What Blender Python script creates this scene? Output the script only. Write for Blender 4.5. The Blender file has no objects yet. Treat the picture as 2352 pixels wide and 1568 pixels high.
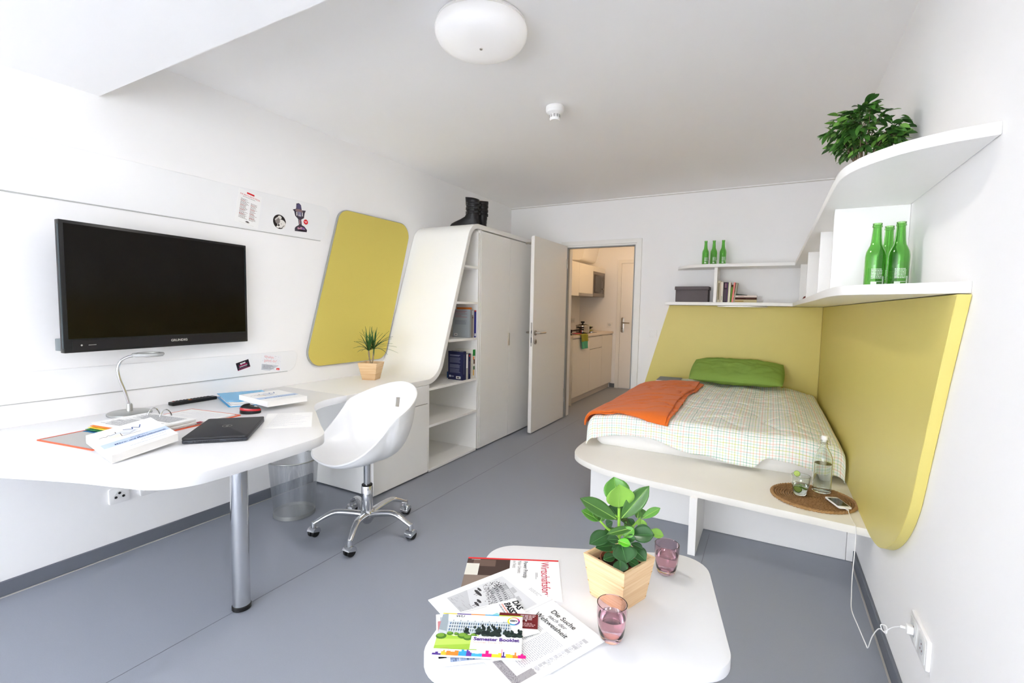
import bpy, bmesh, math, random
from mathutils import Vector, Matrix
PI = math.pi
random.seed(7)
SC = bpy.context.scene
COL = SC.collection

# ------------------------------------------------------------------ camera
def make_camera():
    cd = bpy.data.cameras.new('camera'); cam = bpy.data.objects.new('camera', cd); COL.objects.link(cam)
    cd.sensor_fit = 'HORIZONTAL'; cd.sensor_width = 36.0; cd.lens = 1090.765 / 2352 * 36.0
    cd.clip_start = 0.02; cd.clip_end = 200
    yaw, pitch, roll = -0.49726904, -0.07096979, 0.01825469
    fwd = Vector((math.sin(yaw) * math.cos(pitch), math.cos(yaw) * math.cos(pitch), math.sin(pitch)))
    right = Vector((math.cos(yaw), -math.sin(yaw), 0)); up = right.cross(fwd)
    r2 = math.cos(roll) * right + math.sin(roll) * up
    u2 = -math.sin(roll) * right + math.cos(roll) * up
    m = Matrix((r2, u2, -fwd)).transposed().to_4x4(); m.translation = (0, 0, 1.285)
    cam.matrix_world = m
    SC.camera = cam
make_camera()

# ------------------------------------------------------------------ room numbers (metres)
XL, XR, YB, YF, ZC = -2.857, 0.445, 5.19, -4.8, 2.50     # left, right, back, window wall, ceiling
KY, KXR = 7.65, -1.05                                      # kitchen end wall, corridor right wall
DX0, DX1, DZ = -2.123, -1.302, 2.008                       # door opening in the back wall
WX0, WX1, WZ0, WZ1 = -2.75, 0.35, 0.05, 2.24               # window opening behind the camera

# ------------------------------------------------------------------ world, daylight, exposure
w = bpy.data.worlds.new('sky'); SC.world = w; w.use_nodes = True
wn = w.node_tree.nodes; wl = w.node_tree.links
bg = wn['Background']; bg.inputs['Color'].default_value = (0.90, 0.95, 1.0, 1); bg.inputs['Strength'].default_value = 7.2
pd = bpy.data.lights.new('window_daylight', 'AREA'); pd.shape = 'RECTANGLE'; pd.size = WX1 - WX0; pd.size_y = WZ1 - WZ0
pd.cycles.is_portal = True
po = bpy.data.objects.new('window_daylight', pd); COL.objects.link(po)
po.location = ((WX0 + WX1) / 2, YF - 0.16, (WZ0 + WZ1) / 2); po.rotation_euler = (PI / 2, 0, 0)   # faces +y, into the room
sd = bpy.data.lights.new('bounce_sun', 'SUN'); sd.energy = 110.0; sd.angle = math.radians(1.5); sd.color = (1.0, .955, .91)  # added sun: its floor patch behind the camera bounces up to the ceiling
so_ = bpy.data.objects.new('bounce_sun', sd); COL.objects.link(so_); so_.location = (-1.2, -8, 9)
so_.rotation_euler = Vector((-.10, -.62, .78)).to_track_quat('Z', 'Y').to_euler()
SC.view_settings.view_transform = 'Standard'; SC.view_settings.look = 'None'
SC.view_settings.gamma = 1.0; SC.view_settings.use_curve_mapping = False
SC.view_settings.exposure = 0.42
SC.cycles.max_bounces = 13; SC.cycles.diffuse_bounces = 10; SC.cycles.transmission_bounces = 8; SC.cycles.transparent_max_bounces = 12
SC.cycles.caustics_reflective = False; SC.cycles.sample_clamp_indirect = 60.0
SC.cycles.use_denoising = True; SC.cycles.use_adaptive_sampling = False

# ------------------------------------------------------------------ materials
MATS = {}
def lin(c):
    if isinstance(c, str):
        c = c.lstrip('#'); c = [int(c[i:i + 2], 16) / 255 for i in (0, 2, 4)]
    return tuple(x / 12.92 if x <= .04045 else ((x + .055) / 1.055) ** 2.4 for x in c) + (1,)
def mat(name, col='#ffffff', rough=.5, metal=0., spec=.5, var=0., scale=40., bump=0., bscale=200., coat=0., trans=0., ior=1.45, emit=None, estr=0., sheen=0., subs=0.):
    if name in MATS: return MATS[name]
    m = bpy.data.materials.new(name); m.use_nodes = True; MATS[name] = m
    nt = m.node_tree; b = nt.nodes['Principled BSDF']
    I = b.inputs
    I['Base Color'].default_value = lin(col); I['Roughness'].default_value = rough; I['Metallic'].default_value = metal
    I['Specular IOR Level'].default_value = spec; I['IOR'].default_value = ior
    I['Coat Weight'].default_value = coat; I['Coat Roughness'].default_value = .05
    I['Transmission Weight'].default_value = trans; I['Sheen Weight'].default_value = sheen
    if emit: I['Emission Color'].default_value = lin(emit); I['Emission Strength'].default_value = estr
    if var or bump:
        tc = nt.nodes.new('ShaderNodeTexCoord')
    if var:
        n = nt.nodes.new('ShaderNodeTexNoise'); n.inputs['Scale'].default_value = scale; n.inputs['Detail'].default_value = 4
        nt.links.new(tc.outputs['Object'], n.inputs['Vector'])
        r = nt.nodes.new('ShaderNodeMapRange'); r.inputs['To Min'].default_value = 1 - var; r.inputs['To Max'].default_value = 1 + var
        nt.links.new(n.outputs['Fac'], r.inputs['Value'])
        h = nt.nodes.new('ShaderNodeHueSaturation'); h.inputs['Color'].default_value = lin(col)
        nt.links.new(r.outputs['Result'], h.inputs['Value']); nt.links.new(h.outputs['Color'], I['Base Color'])
    if bump:
        n = nt.nodes.new('ShaderNodeTexNoise'); n.inputs['Scale'].default_value = bscale; n.inputs['Detail'].default_value = 3
        nt.links.new(tc.outputs['Object'], n.inputs['Vector'])
        bn = nt.nodes.new('ShaderNodeBump'); bn.inputs['Strength'].default_value = bump; bn.inputs['Distance'].default_value = .002
        nt.links.new(n.outputs['Fac'], bn.inputs['Height']); nt.links.new(bn.outputs['Normal'], I['Normal'])
    return m
def glassmat(name, col, rough=0.0, ior=1.45):
    return mat(name, col, rough=rough, trans=1.0, ior=ior)

M_WALL = mat('wall_paint', '#f5f4f3', .85, spec=.2, var=.012, scale=3, bump=.05, bscale=500)
M_CEIL = mat('ceiling_paint', '#f6f5f4', .9, spec=.2, var=.01, scale=3, bump=.04, bscale=400)
M_LAM = mat('white_laminate', '#f3f2ef', .38, spec=.4, var=.01, scale=12)
M_LAMD = mat('desk_laminate', '#e4e4e5', .36, spec=.4, var=.01, scale=12)
M_EDGE = mat('white_edge_band', '#f6f4f1', .35, spec=.4)
M_FLOOR = mat('grey_linoleum', '#959aa4', .50, spec=.45, var=.05, scale=260, bump=.03, bscale=600)
M_BASE = mat('grey_skirting', '#6b6f78', .5, spec=.4, var=.02)
M_GROOVE = mat('shadow_groove', '#3a3a3a', .9)
M_YEL = mat('yellow_laminate', '#ddce78', .42, spec=.4, var=.015, scale=10)
M_CORK = mat('yellow_felt', '#d6c568', .95, spec=.1, var=.05, scale=300, bump=.25, bscale=900)
M_CHROME = mat('chrome', '#d9dadc', .09, 1.0)
M_STEEL = mat('brushed_steel', '#b4afa8', .32, 1.0, var=.04, scale=80)
M_ALU = mat('aluminium_edge', '#b9bbb8', .35, .9)
M_BLACK = mat('black_plastic', '#111112', .35, spec=.5)
M_BLACKM = mat('black_matte', '#1b1b1c', .7)
M_WPLA = mat('white_plastic', '#f4f3f1', .3, spec=.5)
M_DOOR = mat('door_paint', '#f0ede8', .45, spec=.4, var=.01)
M_PAPER = mat('white_paper', '#f4f4f2', .8, spec=.2)
M_KIT = mat('kitchen_front', '#e9e4da', .35, spec=.4, var=.01)

# ------------------------------------------------------------------ mesh building
class MB:
    def __init__(s): s.v = []; s.f = []; s.m = []; s.uv = None
    def add(s, vs, fs, m=0):
        o = len(s.v); s.v += [tuple(p) for p in vs]
        for f in fs: s.f.append([o + i for i in f]); s.m.append(m)
        return s
    def box(s, x0, y0, z0, x1, y1, z1, m=0):
        return s.add([(x0, y0, z0), (x1, y0, z0), (x1, y1, z0), (x0, y1, z0), (x0, y0, z1), (x1, y0, z1), (x1, y1, z1), (x0, y1, z1)],
                     [(0, 3, 2, 1), (4, 5, 6, 7), (0, 1, 5, 4), (1, 2, 6, 5), (2, 3, 7, 6), (3, 0, 4, 7)], m)
    def obox(s, c, sx, sy, sz, ang=0, m=0):          # box with base centre c turned about z
        ca, sa = math.cos(ang), math.sin(ang); vs = []
        for z in (0, sz):
            for a, b in ((-1, -1), (1, -1), (1, 1), (-1, 1)):
                x, y = a * sx / 2, b * sy / 2
                vs.append((c[0] + ca * x - sa * y, c[1] + sa * x + ca * y, c[2] + z))
        return s.add(vs, [(0, 3, 2, 1), (4, 5, 6, 7), (0, 1, 5, 4), (1, 2, 6, 5), (2, 3, 7, 6), (3, 0, 4, 7)], m)
    def prism(s, poly, ax, a0, a1, m=0, m_side=None):
        n = len(poly)
        P = {'x': lambda p, a: (a, p[0], p[1]), 'y': lambda p, a: (p[0], a, p[1]), 'z': lambda p, a: (p[0], p[1], a)}[ax]
        vs = [P(p, a0) for p in poly] + [P(p, a1) for p in poly]
        s.add(vs, [tuple(range(n))[::-1], tuple(range(n, 2 * n))], m)
        o = len(s.v) - 2 * n
        for i in range(n):
            j = (i + 1) % n; s.f.append([o + i, o + j, o + n + j, o + n + i]); s.m.append(m if m_side is None else m_side)
        return s
    def ringstack(s, rings, closed=True, cap0=True, cap1=True, m=0):
        n = len(rings[0]); o = len(s.v)
        for r in rings: s.v += [tuple(p) for p in r]
        for k in range(len(rings) - 1):
            for i in range(n if closed else n - 1):
                j = (i + 1) % n
                s.f.append([o + k * n + i, o + k * n + j, o + (k + 1) * n + j, o + (k + 1) * n + i]); s.m.append(m)
        if cap0: s.f.append([o + i for i in range(n)][::-1]); s.m.append(m)
        if cap1: s.f.append([o + (len(rings) - 1) * n + i for i in range(n)]); s.m.append(m)
        return s
    def lathe(s, prof, c=(0, 0, 0), seg=24, cap0=True, cap1=True, m=0):
        rings = [[(c[0] + r * math.cos(2 * PI * i / seg), c[1] + r * math.sin(2 * PI * i / seg), c[2] + z) for i in range(seg)] for r, z in prof]
        return s.ringstack(rings, True, cap0, cap1, m)
    def tube(s, pts, r, seg=10, caps=True, closed=False, m=0):
        pts = [Vector(p) for p in pts]; n = len(pts); rings = []; prev = None
        for i, p in enumerate(pts):
            if closed: t = pts[(i + 1) % n] - pts[i - 1]
            else: t = pts[min(i + 1, n - 1)] - pts[max(i - 1, 0)]
            t.normalize()
            a = prev if prev is not None else (Vector((0, 0, 1)) if abs(t.z) < .9 else Vector((1, 0, 0)))
            u = a - t * a.dot(t); u.normalize(); v = t.cross(u); prev = u
            rr = r[i] if isinstance(r, (list, tuple)) else r
            rings.append([p + rr * (math.cos(2 * PI * k / seg) * u + math.sin(2 * PI * k / seg) * v) for k in range(seg)])
        if closed: rings.append(rings[0])
        return s.ringstack(rings, True, caps and not closed, caps and not closed, m)
    def grid(s, nu, nv, fn, m=0, uv=None):
        o = len(s.v)
        for j in range(nv + 1):
            for i in range(nu + 1): s.v.append(tuple(fn(i / nu, j / nv)))
        for j in range(nv):
            for i in range(nu):
                a = o + j * (nu + 1) + i; s.f.append([a, a + 1, a + nu + 2, a + nu + 1]); s.m.append(m)
        return s
    def poly(s, pts, m=0): return s.add(pts, [tuple(range(len(pts)))], m)

def world_loc(o):
    L = Vector((0, 0, 0))
    while o is not None: L += o.location; o = o.parent
    return L
def obj(name, mb, mats, parent=None, bevel=0., bseg=2, smooth=40, local=False, recalc=True, uvs=None, xf=None):
    me = bpy.data.meshes.new(name)
    off = Vector((0, 0, 0)) if (parent is None or local) else world_loc(parent)
    vs = mb.v
    if xf is not None: vs = [xf @ Vector(p) for p in vs]
    me.from_pydata([tuple(Vector(p) - off) for p in vs], [], mb.f)
    if not isinstance(mats, (list, tuple)): mats = [mats]
    for m in mats: me.materials.append(m)
    me.polygons.foreach_set('material_index', mb.m)
    if uvs is not None:
        ul = me.uv_layers.new(name='UVMap')
        for lp in me.loops: ul.data[lp.index].uv = uvs[lp.vertex_index]
    if recalc or bevel:
        bm = bmesh.new(); bm.from_mesh(me)
        if recalc: bmesh.ops.recalc_face_normals(bm, faces=bm.faces)
        if bevel:
            es = [e for e in bm.edges if len(e.link_faces) == 2 and e.calc_face_angle(0) > math.radians(35)]
            bmesh.ops.bevel(bm, geom=es, offset=bevel, segments=bseg, profile=.5, affect='EDGES', clamp_overlap=True)
        bm.to_mesh(me); bm.free()
    if smooth:
        me.shade_smooth(); me.set_sharp_from_angle(angle=math.radians(smooth))
    o = bpy.data.objects.new(name, me); COL.objects.link(o)
    if parent is not None: o.parent = parent
    return o
def tag(o, label, cat, group=None):
    o['label'] = label; o['category'] = cat
    if group: o['group'] = group
    return o
def thing(name, label, cat, loc=(0, 0, 0), group=None):
    o = bpy.data.objects.new(name, None); COL.objects.link(o); o.location = loc; o.empty_display_size = .05
    return tag(o, label, cat, group)
def struct(o): o['kind'] = 'structure'; return o
def copy_tree(o, parent=None):
    c = o.copy(); COL.objects.link(c); c.parent = parent
    for ch in list(o.children): copy_tree(ch, c)
    return c
def rrect(x0, y0, x1, y1, r, n=6):
    pts = []
    for cx, cy, a in ((x1 - r, y1 - r, 0), (x0 + r, y1 - r, PI / 2), (x0 + r, y0 + r, PI), (x1 - r, y0 + r, 1.5 * PI)):
        for k in range(n + 1): t = a + PI / 2 * k / n; pts.append((cx + r * math.cos(t), cy + r * math.sin(t)))
    return pts
def roundpoly(pts, rad, n=7):
    out = []; N = len(pts)
    for i in range(N):
        p = Vector(pts[i]); a = (Vector(pts[i - 1]) - p); b = (Vector(pts[(i + 1) % N]) - p)
        r = rad[i] if isinstance(rad, (list, tuple)) else rad
        if r <= 0: out.append(tuple(p)); continue
        la, lb = a.length, b.length; a /= la; b /= lb
        h = math.acos(max(-1, min(1, a.dot(b)))) / 2
        d = min(r / math.tan(h), la * .49, lb * .49); r = d * math.tan(h)
        c = p + (a + b).normalized() * (r / math.sin(h))
        s0 = p + a * d - c; s1 = p + b * d - c
        a0 = math.atan2(s0.y, s0.x); da = (math.atan2(s1.y, s1.x) - a0 + PI) % (2 * PI) - PI
        for k in range(n + 1): t = a0 + da * k / n; out.append((c.x + r * math.cos(t), c.y + r * math.sin(t)))
    return out
def text_mb(txt, size, shear=0., bold=0., align='LEFT', space=1.0):
    cu = bpy.data.curves.new('lettering', 'FONT'); cu.body = txt; cu.size = size; cu.shear = shear; cu.offset = bold
    cu.align_x = align; cu.resolution_u = 3; cu.space_character = space
    o = bpy.data.objects.new('lettering', cu); COL.objects.link(o)
    dg = bpy.context.evaluated_depsgraph_get(); dg.update()
    me = bpy.data.meshes.new_from_object(o.evaluated_get(dg))
    mb = MB(); mb.add([v.co[:] for v in me.vertices], [p.vertices[:] for p in me.polygons])
    bpy.data.objects.remove(o); bpy.data.curves.remove(cu); bpy.data.meshes.remove(me)
    return mb
def place(mb, origin, ex, ey, sx=1., sy=1.):      # map flat (x,y,0) shapes onto a plane in space
    o, ex, ey = Vector(origin), Vector(ex).normalized(), Vector(ey).normalized()
    mb.v = [tuple(o + ex * (p[0] * sx) + ey * (p[1] * sy) + ex.cross(ey) * p[2]) for p in mb.v]
    return mb
# ================================================================== the room
def wallmesh(name, boxes, m): 
    b = MB()
    for q in boxes: b.box(*q)
    return struct(obj(name, b, m, smooth=0))
TH = .15
fl = MB(); fl.box(XL - TH, YF - TH, -.08, XR + TH, KY + TH, 0)
floor = struct(obj('floor', fl, M_FLOOR, smooth=0))
# welded seams of the linoleum sheets
seam_m = mat('lino_seam', '#66686d', .5)
for k, (xa, ya, xb, yb) in enumerate(((-1.905, -1.5, -1.903, YB), (-.25, -1.5, -.2485, 2.9))):
    s = MB(); s.box(xa, ya, 0, xb, yb, .0006); obj('floor_seam', s, seam_m, floor, smooth=0)
wallmesh('wall_left', [(XL - TH, YF - TH, 0, XL, KY + TH, ZC)], M_WALL)
wallmesh('wall_right', [(XR, YF - TH, 0, XR + TH, YB + TH, ZC)], M_WALL)
wallmesh('wall_back', [(XL, YB, 0, DX0, YB + TH, ZC), (DX1, YB, 0, XR, YB + TH, ZC), (DX0, YB, DZ, DX1, YB + TH, ZC)], M_WALL)
wallmesh('wall_window', [(XL - TH, YF - TH, 0, WX0, YF, ZC), (WX1, YF - TH, 0, XR + TH, YF, ZC), (WX0, YF - TH, 0, WX1, YF, WZ0), (WX0, YF - TH, WZ1, WX1, YF, ZC)], M_WALL)
wallmesh('wall_kitchen_end', [(XL - TH, KY, 0, KXR + TH, KY + TH, ZC)], M_WALL)
wallmesh('wall_kitchen_right', [(KXR, YB + TH, 0, KXR + TH, KY, ZC)], M_WALL)
wallmesh('ceiling', [(XL - TH, YF - TH, ZC, XR + TH, KY + TH, ZC + .1)], M_CEIL)
# dropped beam over the window side of the room
wallmesh('trim_1', [(XL, -.6, 2.252, XR, 1.104, ZC)], M_CEIL)['label'] = 'white dropped ceiling beam'
# shadow gap where ceiling meets the back wall
wallmesh('trim_2', [(XL, YB - .006, ZC - .018, XR, YB, ZC - .012)], mat('gap_grey', '#c9c5bd', .8))
# window frame behind the camera
wf = MB()
for x in (WX0, -1.66, -.72, WX1 - .06): wf.box(x, YF - .11, WZ0, x + .06, YF - .04, WZ1)
wf.box(WX0, YF - .11, WZ0, WX1, YF - .04, WZ0 + .06); wf.box(WX0, YF - .11, WZ1 - .06, WX1, YF - .04, WZ1)
struct(obj('window_1', wf, M_WPLA, smooth=0))
# skirting boards with the pale sealant line at the floor
M_SEAL = mat('sealant', '#b9b6b0', .6)
def skirt(name, x0, y0, x1, y1, side):
    b = MB(); b.box(x0, y0, 0.004, x1, y1, .068); o = struct(obj(name, b, M_BASE, smooth=0, bevel=.002, bseg=1))
    q = MB()
    if side == 'L': q.box(x1, y0, 0, x1 + .006, y1, .004)
    elif side == 'R': q.box(x0 - .006, y0, 0, x0, y1, .004)
    else: q.box(x0, y0 - .006, 0, x1, y0, .004)
    obj('sealant_line', q, M_SEAL, o, smooth=0); return o
skirt('baseboard_left', XL, YF, XL + .012, 2.27, 'L')
skirt('baseboard_right', XR - .012, YF, XR, 2.93, 'R')
skirt('baseboard_back', -1.24, YB - .012, -1.0, YB, 'B')
skirt('baseboard_kitchen', -2.30, KY - .012, -2.20, KY, 'B')

# door frame and door leaf (opened against the wardrobe)
M_FRAME = mat('door_frame_paint', '#efede8', .4, spec=.4)
df = MB()
fo = .055
df.prism([(DX0 - .0, 0), (DX0 - .0, DZ), (DX1, DZ), (DX1, 0), (DX1 + fo, 0), (DX1 + fo, DZ + fo - .01), (DX0 - fo, DZ + fo - .01), (DX0 - fo, 0)], 'y', YB - .02, YB, 0)
df.prism([(DX0, 0), (DX0, DZ), (DX1, DZ), (DX1, 0), (DX1 - .018, 0), (DX1 - .018, DZ - .018), (DX0 + .018, DZ - .018), (DX0 + .018, 0)], 'y', YB, YB + TH + .01, 0)
obj_frame = struct(obj('door_1', df, M_FRAME, bevel=.002, bseg=1))
sl = MB(); sl.box(DX0 + .018, YB + .0, 0, DX0 + .03, YB + .045, DZ - .018); sl.box(DX1 - .03, YB, 0, DX1 - .018, YB + .045, DZ - .018); sl.box(DX0 + .018, YB, DZ - .03, DX1 - .018, YB + .045, DZ - .018)
obj('rubber_seal', sl, mat('rubber_grey', '#9b9b99', .7), obj_frame, smooth=0)
LX0, LX1, LY0, LY1 = -2.135, -2.090, 4.285, 5.150
leaf = thing('door_leaf', 'white door standing open beside the wardrobe, steel lever handle', 'door', (LX0, LY1, 0))
b = MB(); b.box(LX0 + .014, LY0, .012, LX1, LY1 - .014, 2.0); b.box(LX0, LY0 + .014, .012, LX0 + .014, LY1 - .02, 1.99)
obj('door_panel', b, M_DOOR, leaf, bevel=.0015, bseg=1)
b = MB(); b.box(LX0 + .022, LY0 - .0012, .90, LX1 - .008, LY0, 1.14); lp = obj('lock_plate', b, M_STEEL, leaf)
b = MB(); b.box(LX0 + .026, LY0 - .002, 1.03, LX1 - .012, LY0 - .001, 1.06); obj('latch', b, mat('dark_slot', '#40434a', .4, .6), lp); b = MB(); b.box(LX0 + .026, LY0 - .002, .935, LX1 - .012, LY0 - .001, .99); obj('bolt', b, mat('dark_slot'), lp)
def lever(parent, side, x):
    hy, hz = LY0 + .055, 1.035
    b = MB(); b.lathe([(.026, 0), (.026, .008), (.024, .010)], seg=24); 
    rot = Matrix.Translation((x, hy, hz)) @ Matrix.Rotation(side * PI / 2, 4, 'Y')
    r = obj('rose', b, M_STEEL, parent, xf=rot)
    b = MB(); b.tube([(x, hy, hz), (x + side * .045, hy, hz), (x + side * .054, hy + .008, hz), (x + side * .055, hy + .02, hz), (x + side * .055, hy + .135, hz)], .0095, 12)
    obj('lever_handle', b, M_STEEL, parent)
    b = MB(); b.lathe([(.026, 0), (.026, .008), (.024, .010)], seg=24)
    rot = Matrix.Translation((x, hy, .945)) @ Matrix.Rotation(side * PI / 2, 4, 'Y')
    k = obj('key_rose', b, M_STEEL, parent, xf=rot)
    b = MB(); b.box(x + side * .010 - .0005, hy - .004, .932, x + side * .0115, hy + .004, .955); obj('keyhole', b, M_BLACKM, k)
lever(leaf, 1, LX1); lever(leaf, -1, LX0)
b = MB(); b.tube([(LX0 + .002, LY0 + .05, 1.94), (LX0 - .075, LY0 + .05, 1.94)], .011, 12)
obj('door_stop', b, M_STEEL, leaf)
for z in (.25, 1.75):
    b = MB(); b.tube([(LX1 + .004, LY1 - .006, z), (LX1 + .004, LY1 - .006, z + .1)], .008, 10); obj('hinge', b, M_STEEL, leaf)

# ================================================================== ribbon panel, wardrobe, bookcase
XF = -2.26                                      # front plane of the built-in furniture
def ribbon_profile():
    # centre of the outer face: along the desk, up the slope, over the wardrobe
    out = roundpoly([(2.05, .73), (2.955, .73), (3.405, 2.002), (5.185, 2.002)], [0, .17, .17, 0], 10)
    t = .040
    inn = roundpoly([(2.05, .73 - t), (2.982, .73 - t), (3.434, 2.002 - t), (5.185, 2.002 - t)], [0, .21, .13, 0], 10)
    return out + inn[::-1]
b = MB(); b.prism(ribbon_profile(), 'x', XL + .003, XF, 0)
rib = tag(obj('curved_ribbon_panel', b, M_LAM, bevel=.0015, bseg=1, smooth=35), 'white laminate panel curving from the desk up over the wardrobe', 'panel')

# wardrobe
wd = thing('wardrobe', 'tall white two-door wardrobe behind the open door', 'wardrobe', (XL, 3.56, 0))
b = MB()
b.box(XL + .003, 3.545, .012, XF - .022, 3.575, 1.958); b.box(XL + .003, 5.155, .012, XF - .022, 5.185, 1.958)
b.box(XL + .003, 3.575, 0.01, XL + .015, 5.155, 1.958); b.box(XL + .003, 3.575, .05, XF - .03, 5.155, .075); b.box(XL + .05, 3.545, 0, XF - .05, 5.185, .05)
b.box(XL + .015, 3.575, 1.93, XF - .03, 5.155, 1.958)
obj('carcass', b, M_LAM, wd, smooth=0)
b = MB(); b.box(XF - .022, 3.552, .012, XF - .002, 3.574, 1.956); obj('side_edge', b, M_EDGE, wd, bevel=.001, bseg=1)
for (y0, y1) in ((3.577, 4.1005), (4.1045, 4.628), (4.632, 5.155)):
    b = MB(); b.box(XF - .020, y0, .012, XF, y1, 1.951); d = obj('wardrobe_door', b, M_LAM, wd, bevel=.0012, bseg=1)
    if y0 < 4:
        b = MB(); b.box(XF - .0, 4.070, .915, XF + .010, 4.0995, 1.037); obj('handle', b, mat('handle_alu', '#c9c2b4', .35, .5), d, bevel=.002)
b = MB(); b.box(XF - .05, 3.56, 0, XF - .045, 5.18, .012); obj('plinth_gap', b, M_GROOVE, wd)

# bookcase with open shelves under the slope
bc = thing('bookcase', 'white open bookcase with six shelves under the sloping panel', 'bookcase', (XL, 2.84, 0))
def slope_y(z):                     # y of the inner face of the slope at height z
    return 2.982 + (z - .69) * (3.434 - 2.982) / (1.962 - .69)
b = MB(); b.prism([(2.8605, .021), (3.526, .021), (3.526, 1.925), (slope_y(1.85) + .014, 1.85), (2.992, .686), (2.8605, .686)], 'x', XL + .005, XL + .0148); obj('back_panel', b, M_LAM, bc, smooth=0)
b = MB(); b.box(XL + .015, 2.842, .02, XF - .004, 2.860, .688); obj('side_panel', b, M_LAM, bc, smooth=0)
b = MB(); b.box(XL + .015, 3.527, .02, XF - .004, 3.545, 1.93); obj('side_panel', b, M_LAM, bc, smooth=0)
for z in (.005, .352, .640, .998, 1.308, 1.615):
    ya = 2.8605 if z < .66 else slope_y(z) + .012
    b = MB(); b.box(XL + .015, ya, z, XF - .004, 3.5265, z + .020); obj('shelf', b, M_LAM, bc, bevel=.001, bseg=1)

# low drawer cabinet under the desk
lc = thing('drawer_cabinet', 'low white cabinet with drawer and door under the desk end', 'cabinet', (XL, 2.27, 0))
b = MB(); b.box(XL + .014, 2.272, .012, XF - .022, 2.8405, .689); b.box(XL + .06, 2.32, 0, XF - .06, 2.8, .012); obj('carcass', b, M_LAM, lc, bevel=.001, bseg=1)
b = MB(); b.box(XF - .021, 2.274, .548, XF - .001, 2.839, .688); obj('drawer_front', b, M_LAM, lc, bevel=.0012, bseg=1)
b = MB(); b.box(XF - .021, 2.274, .014, XF - .001, 2.839, .543); obj('cabinet_door', b, M_LAM, lc, bevel=.0012, bseg=1)

# ================================================================== desk
DT = .73
def catmull(pts, n=6):
    P = [Vector(p) for p in pts]; out = []
    for i in range(len(P) - 1):
        p0, p1, p2, p3 = P[max(i - 1, 0)], P[i], P[i + 1], P[min(i + 2, len(P) - 1)]
        for k in range(n):
            t = k / n; t2, t3 = t * t, t * t * t
            out.append(tuple(.5 * ((2 * p1) + (p2 - p0) * t + (2 * p0 - 5 * p1 + 4 * p2 - p3) * t2 + (3 * p1 - p0 - 3 * p2 + p3) * t3)))
    out.append(tuple(P[-1])); return out
dk = thing('desk', 'white wall desk with rounded peninsula top and one steel leg', 'desk', (-1.903, 1.154, 0))
edge = [(XL + .003, .26), (-2.45, .445)] + catmull([(-2.216, .546), (-1.971, .645), (-1.80, .70), (-1.70, .735), (-1.640, .785), (-1.610, .860), (-1.607, 1.0), (-1.620, 1.202), (-1.632, 1.322), (-1.665, 1.385), (-1.723, 1.430), (-1.800, 1.480), (-2.017, 1.633), (-2.13, 1.71), (-2.21, 1.79), (-2.25, 1.88), (-2.26, 1.98), (-2.26, 2.05)], 5) + [(XL + .003, 2.05)]
b = MB(); b.prism(edge, 'z', DT - .040, DT, 0)
obj('desk_top', b, M_LAMD, dk, bevel=.002, bseg=2, smooth=30)
b = MB(); b.lathe([(.034, .02), (.034, DT - .045)], (-1.903, 1.154, 0), 28); obj('leg', b, M_CHROME, dk)
b = MB(); b.lathe([(.033, 0), (.037, .002), (.037, .016), (.033, .02)], (-1.903, 1.154, 0), 28); obj('foot_cap', b, M_BLACK, dk)
b = MB(); b.lathe([(.048, DT - .046), (.048, DT - .0405)], (-1.903, 1.154, 0), 24); obj('mounting_plate', b, M_STEEL, dk)

# metal notice strips and yellow felt board on the left wall
M_STRIP = mat('white_enamel', '#f0f0f0', .30, spec=.5)
st = thing('magnet_strip', 'long white enamel strip on the wall above the television', 'board', (XL, 1.5, 1.74))
b = MB(); b.prism(roundpoly([(-.3, 1.738), (2.385, 1.738), (2.462, 1.982), (-.3, 1.982)], [.01, .07, .05, .01]), 'x', XL + .0012, XL + .006); obj('strip_panel', b, M_STRIP, st, bevel=.001, bseg=1)
b = MB(); b.box(XL + .0012, -.3, 1.7335, XL + .0045, 2.36, 1.7375); obj('lower_edge', b, mat('strip_edge', '#b5b5b2', .5), st)
st2 = thing('magnet_strip', 'narrow white enamel strip on the wall just above the desk', 'board', (XL, 1.5, .83))
b = MB(); b.prism(roundpoly([(-.3, .832), (2.13, .832), (2.165, .966), (-.3, .966)], [.01, .06, .035, .01]), 'x', XL + .0012, XL + .006); obj('strip_panel', b, M_STRIP, st2, bevel=.001, bseg=1)
b = MB(); b.box(XL + .0012, -.3, .828, XL + .0045, 2.08, .8315); obj('lower_edge', b, mat('strip_edge'), st2)
pin = thing('felt_pinboard', 'slanted yellow felt pinboard with rounded corners and metal rim', 'pinboard', (XL, 2.6, .84))
shape = [(2.197, .838), (2.988, .838), (3.318, 1.995), (2.525, 1.995)]
b = MB(); b.prism(roundpoly(shape, .105, 9), 'x', XL + .0012, XL + .020); obj('rim', b, M_ALU, pin, bevel=.001, bseg=1)
b = MB(); b.prism(roundpoly([(2.2025, .843), (2.983, .843), (3.3115, 1.990), (2.5295, 1.990)], .101, 9), 'x', XL + .020, XL + .0225); obj('felt_panel', b, M_CORK, pin)

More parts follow.
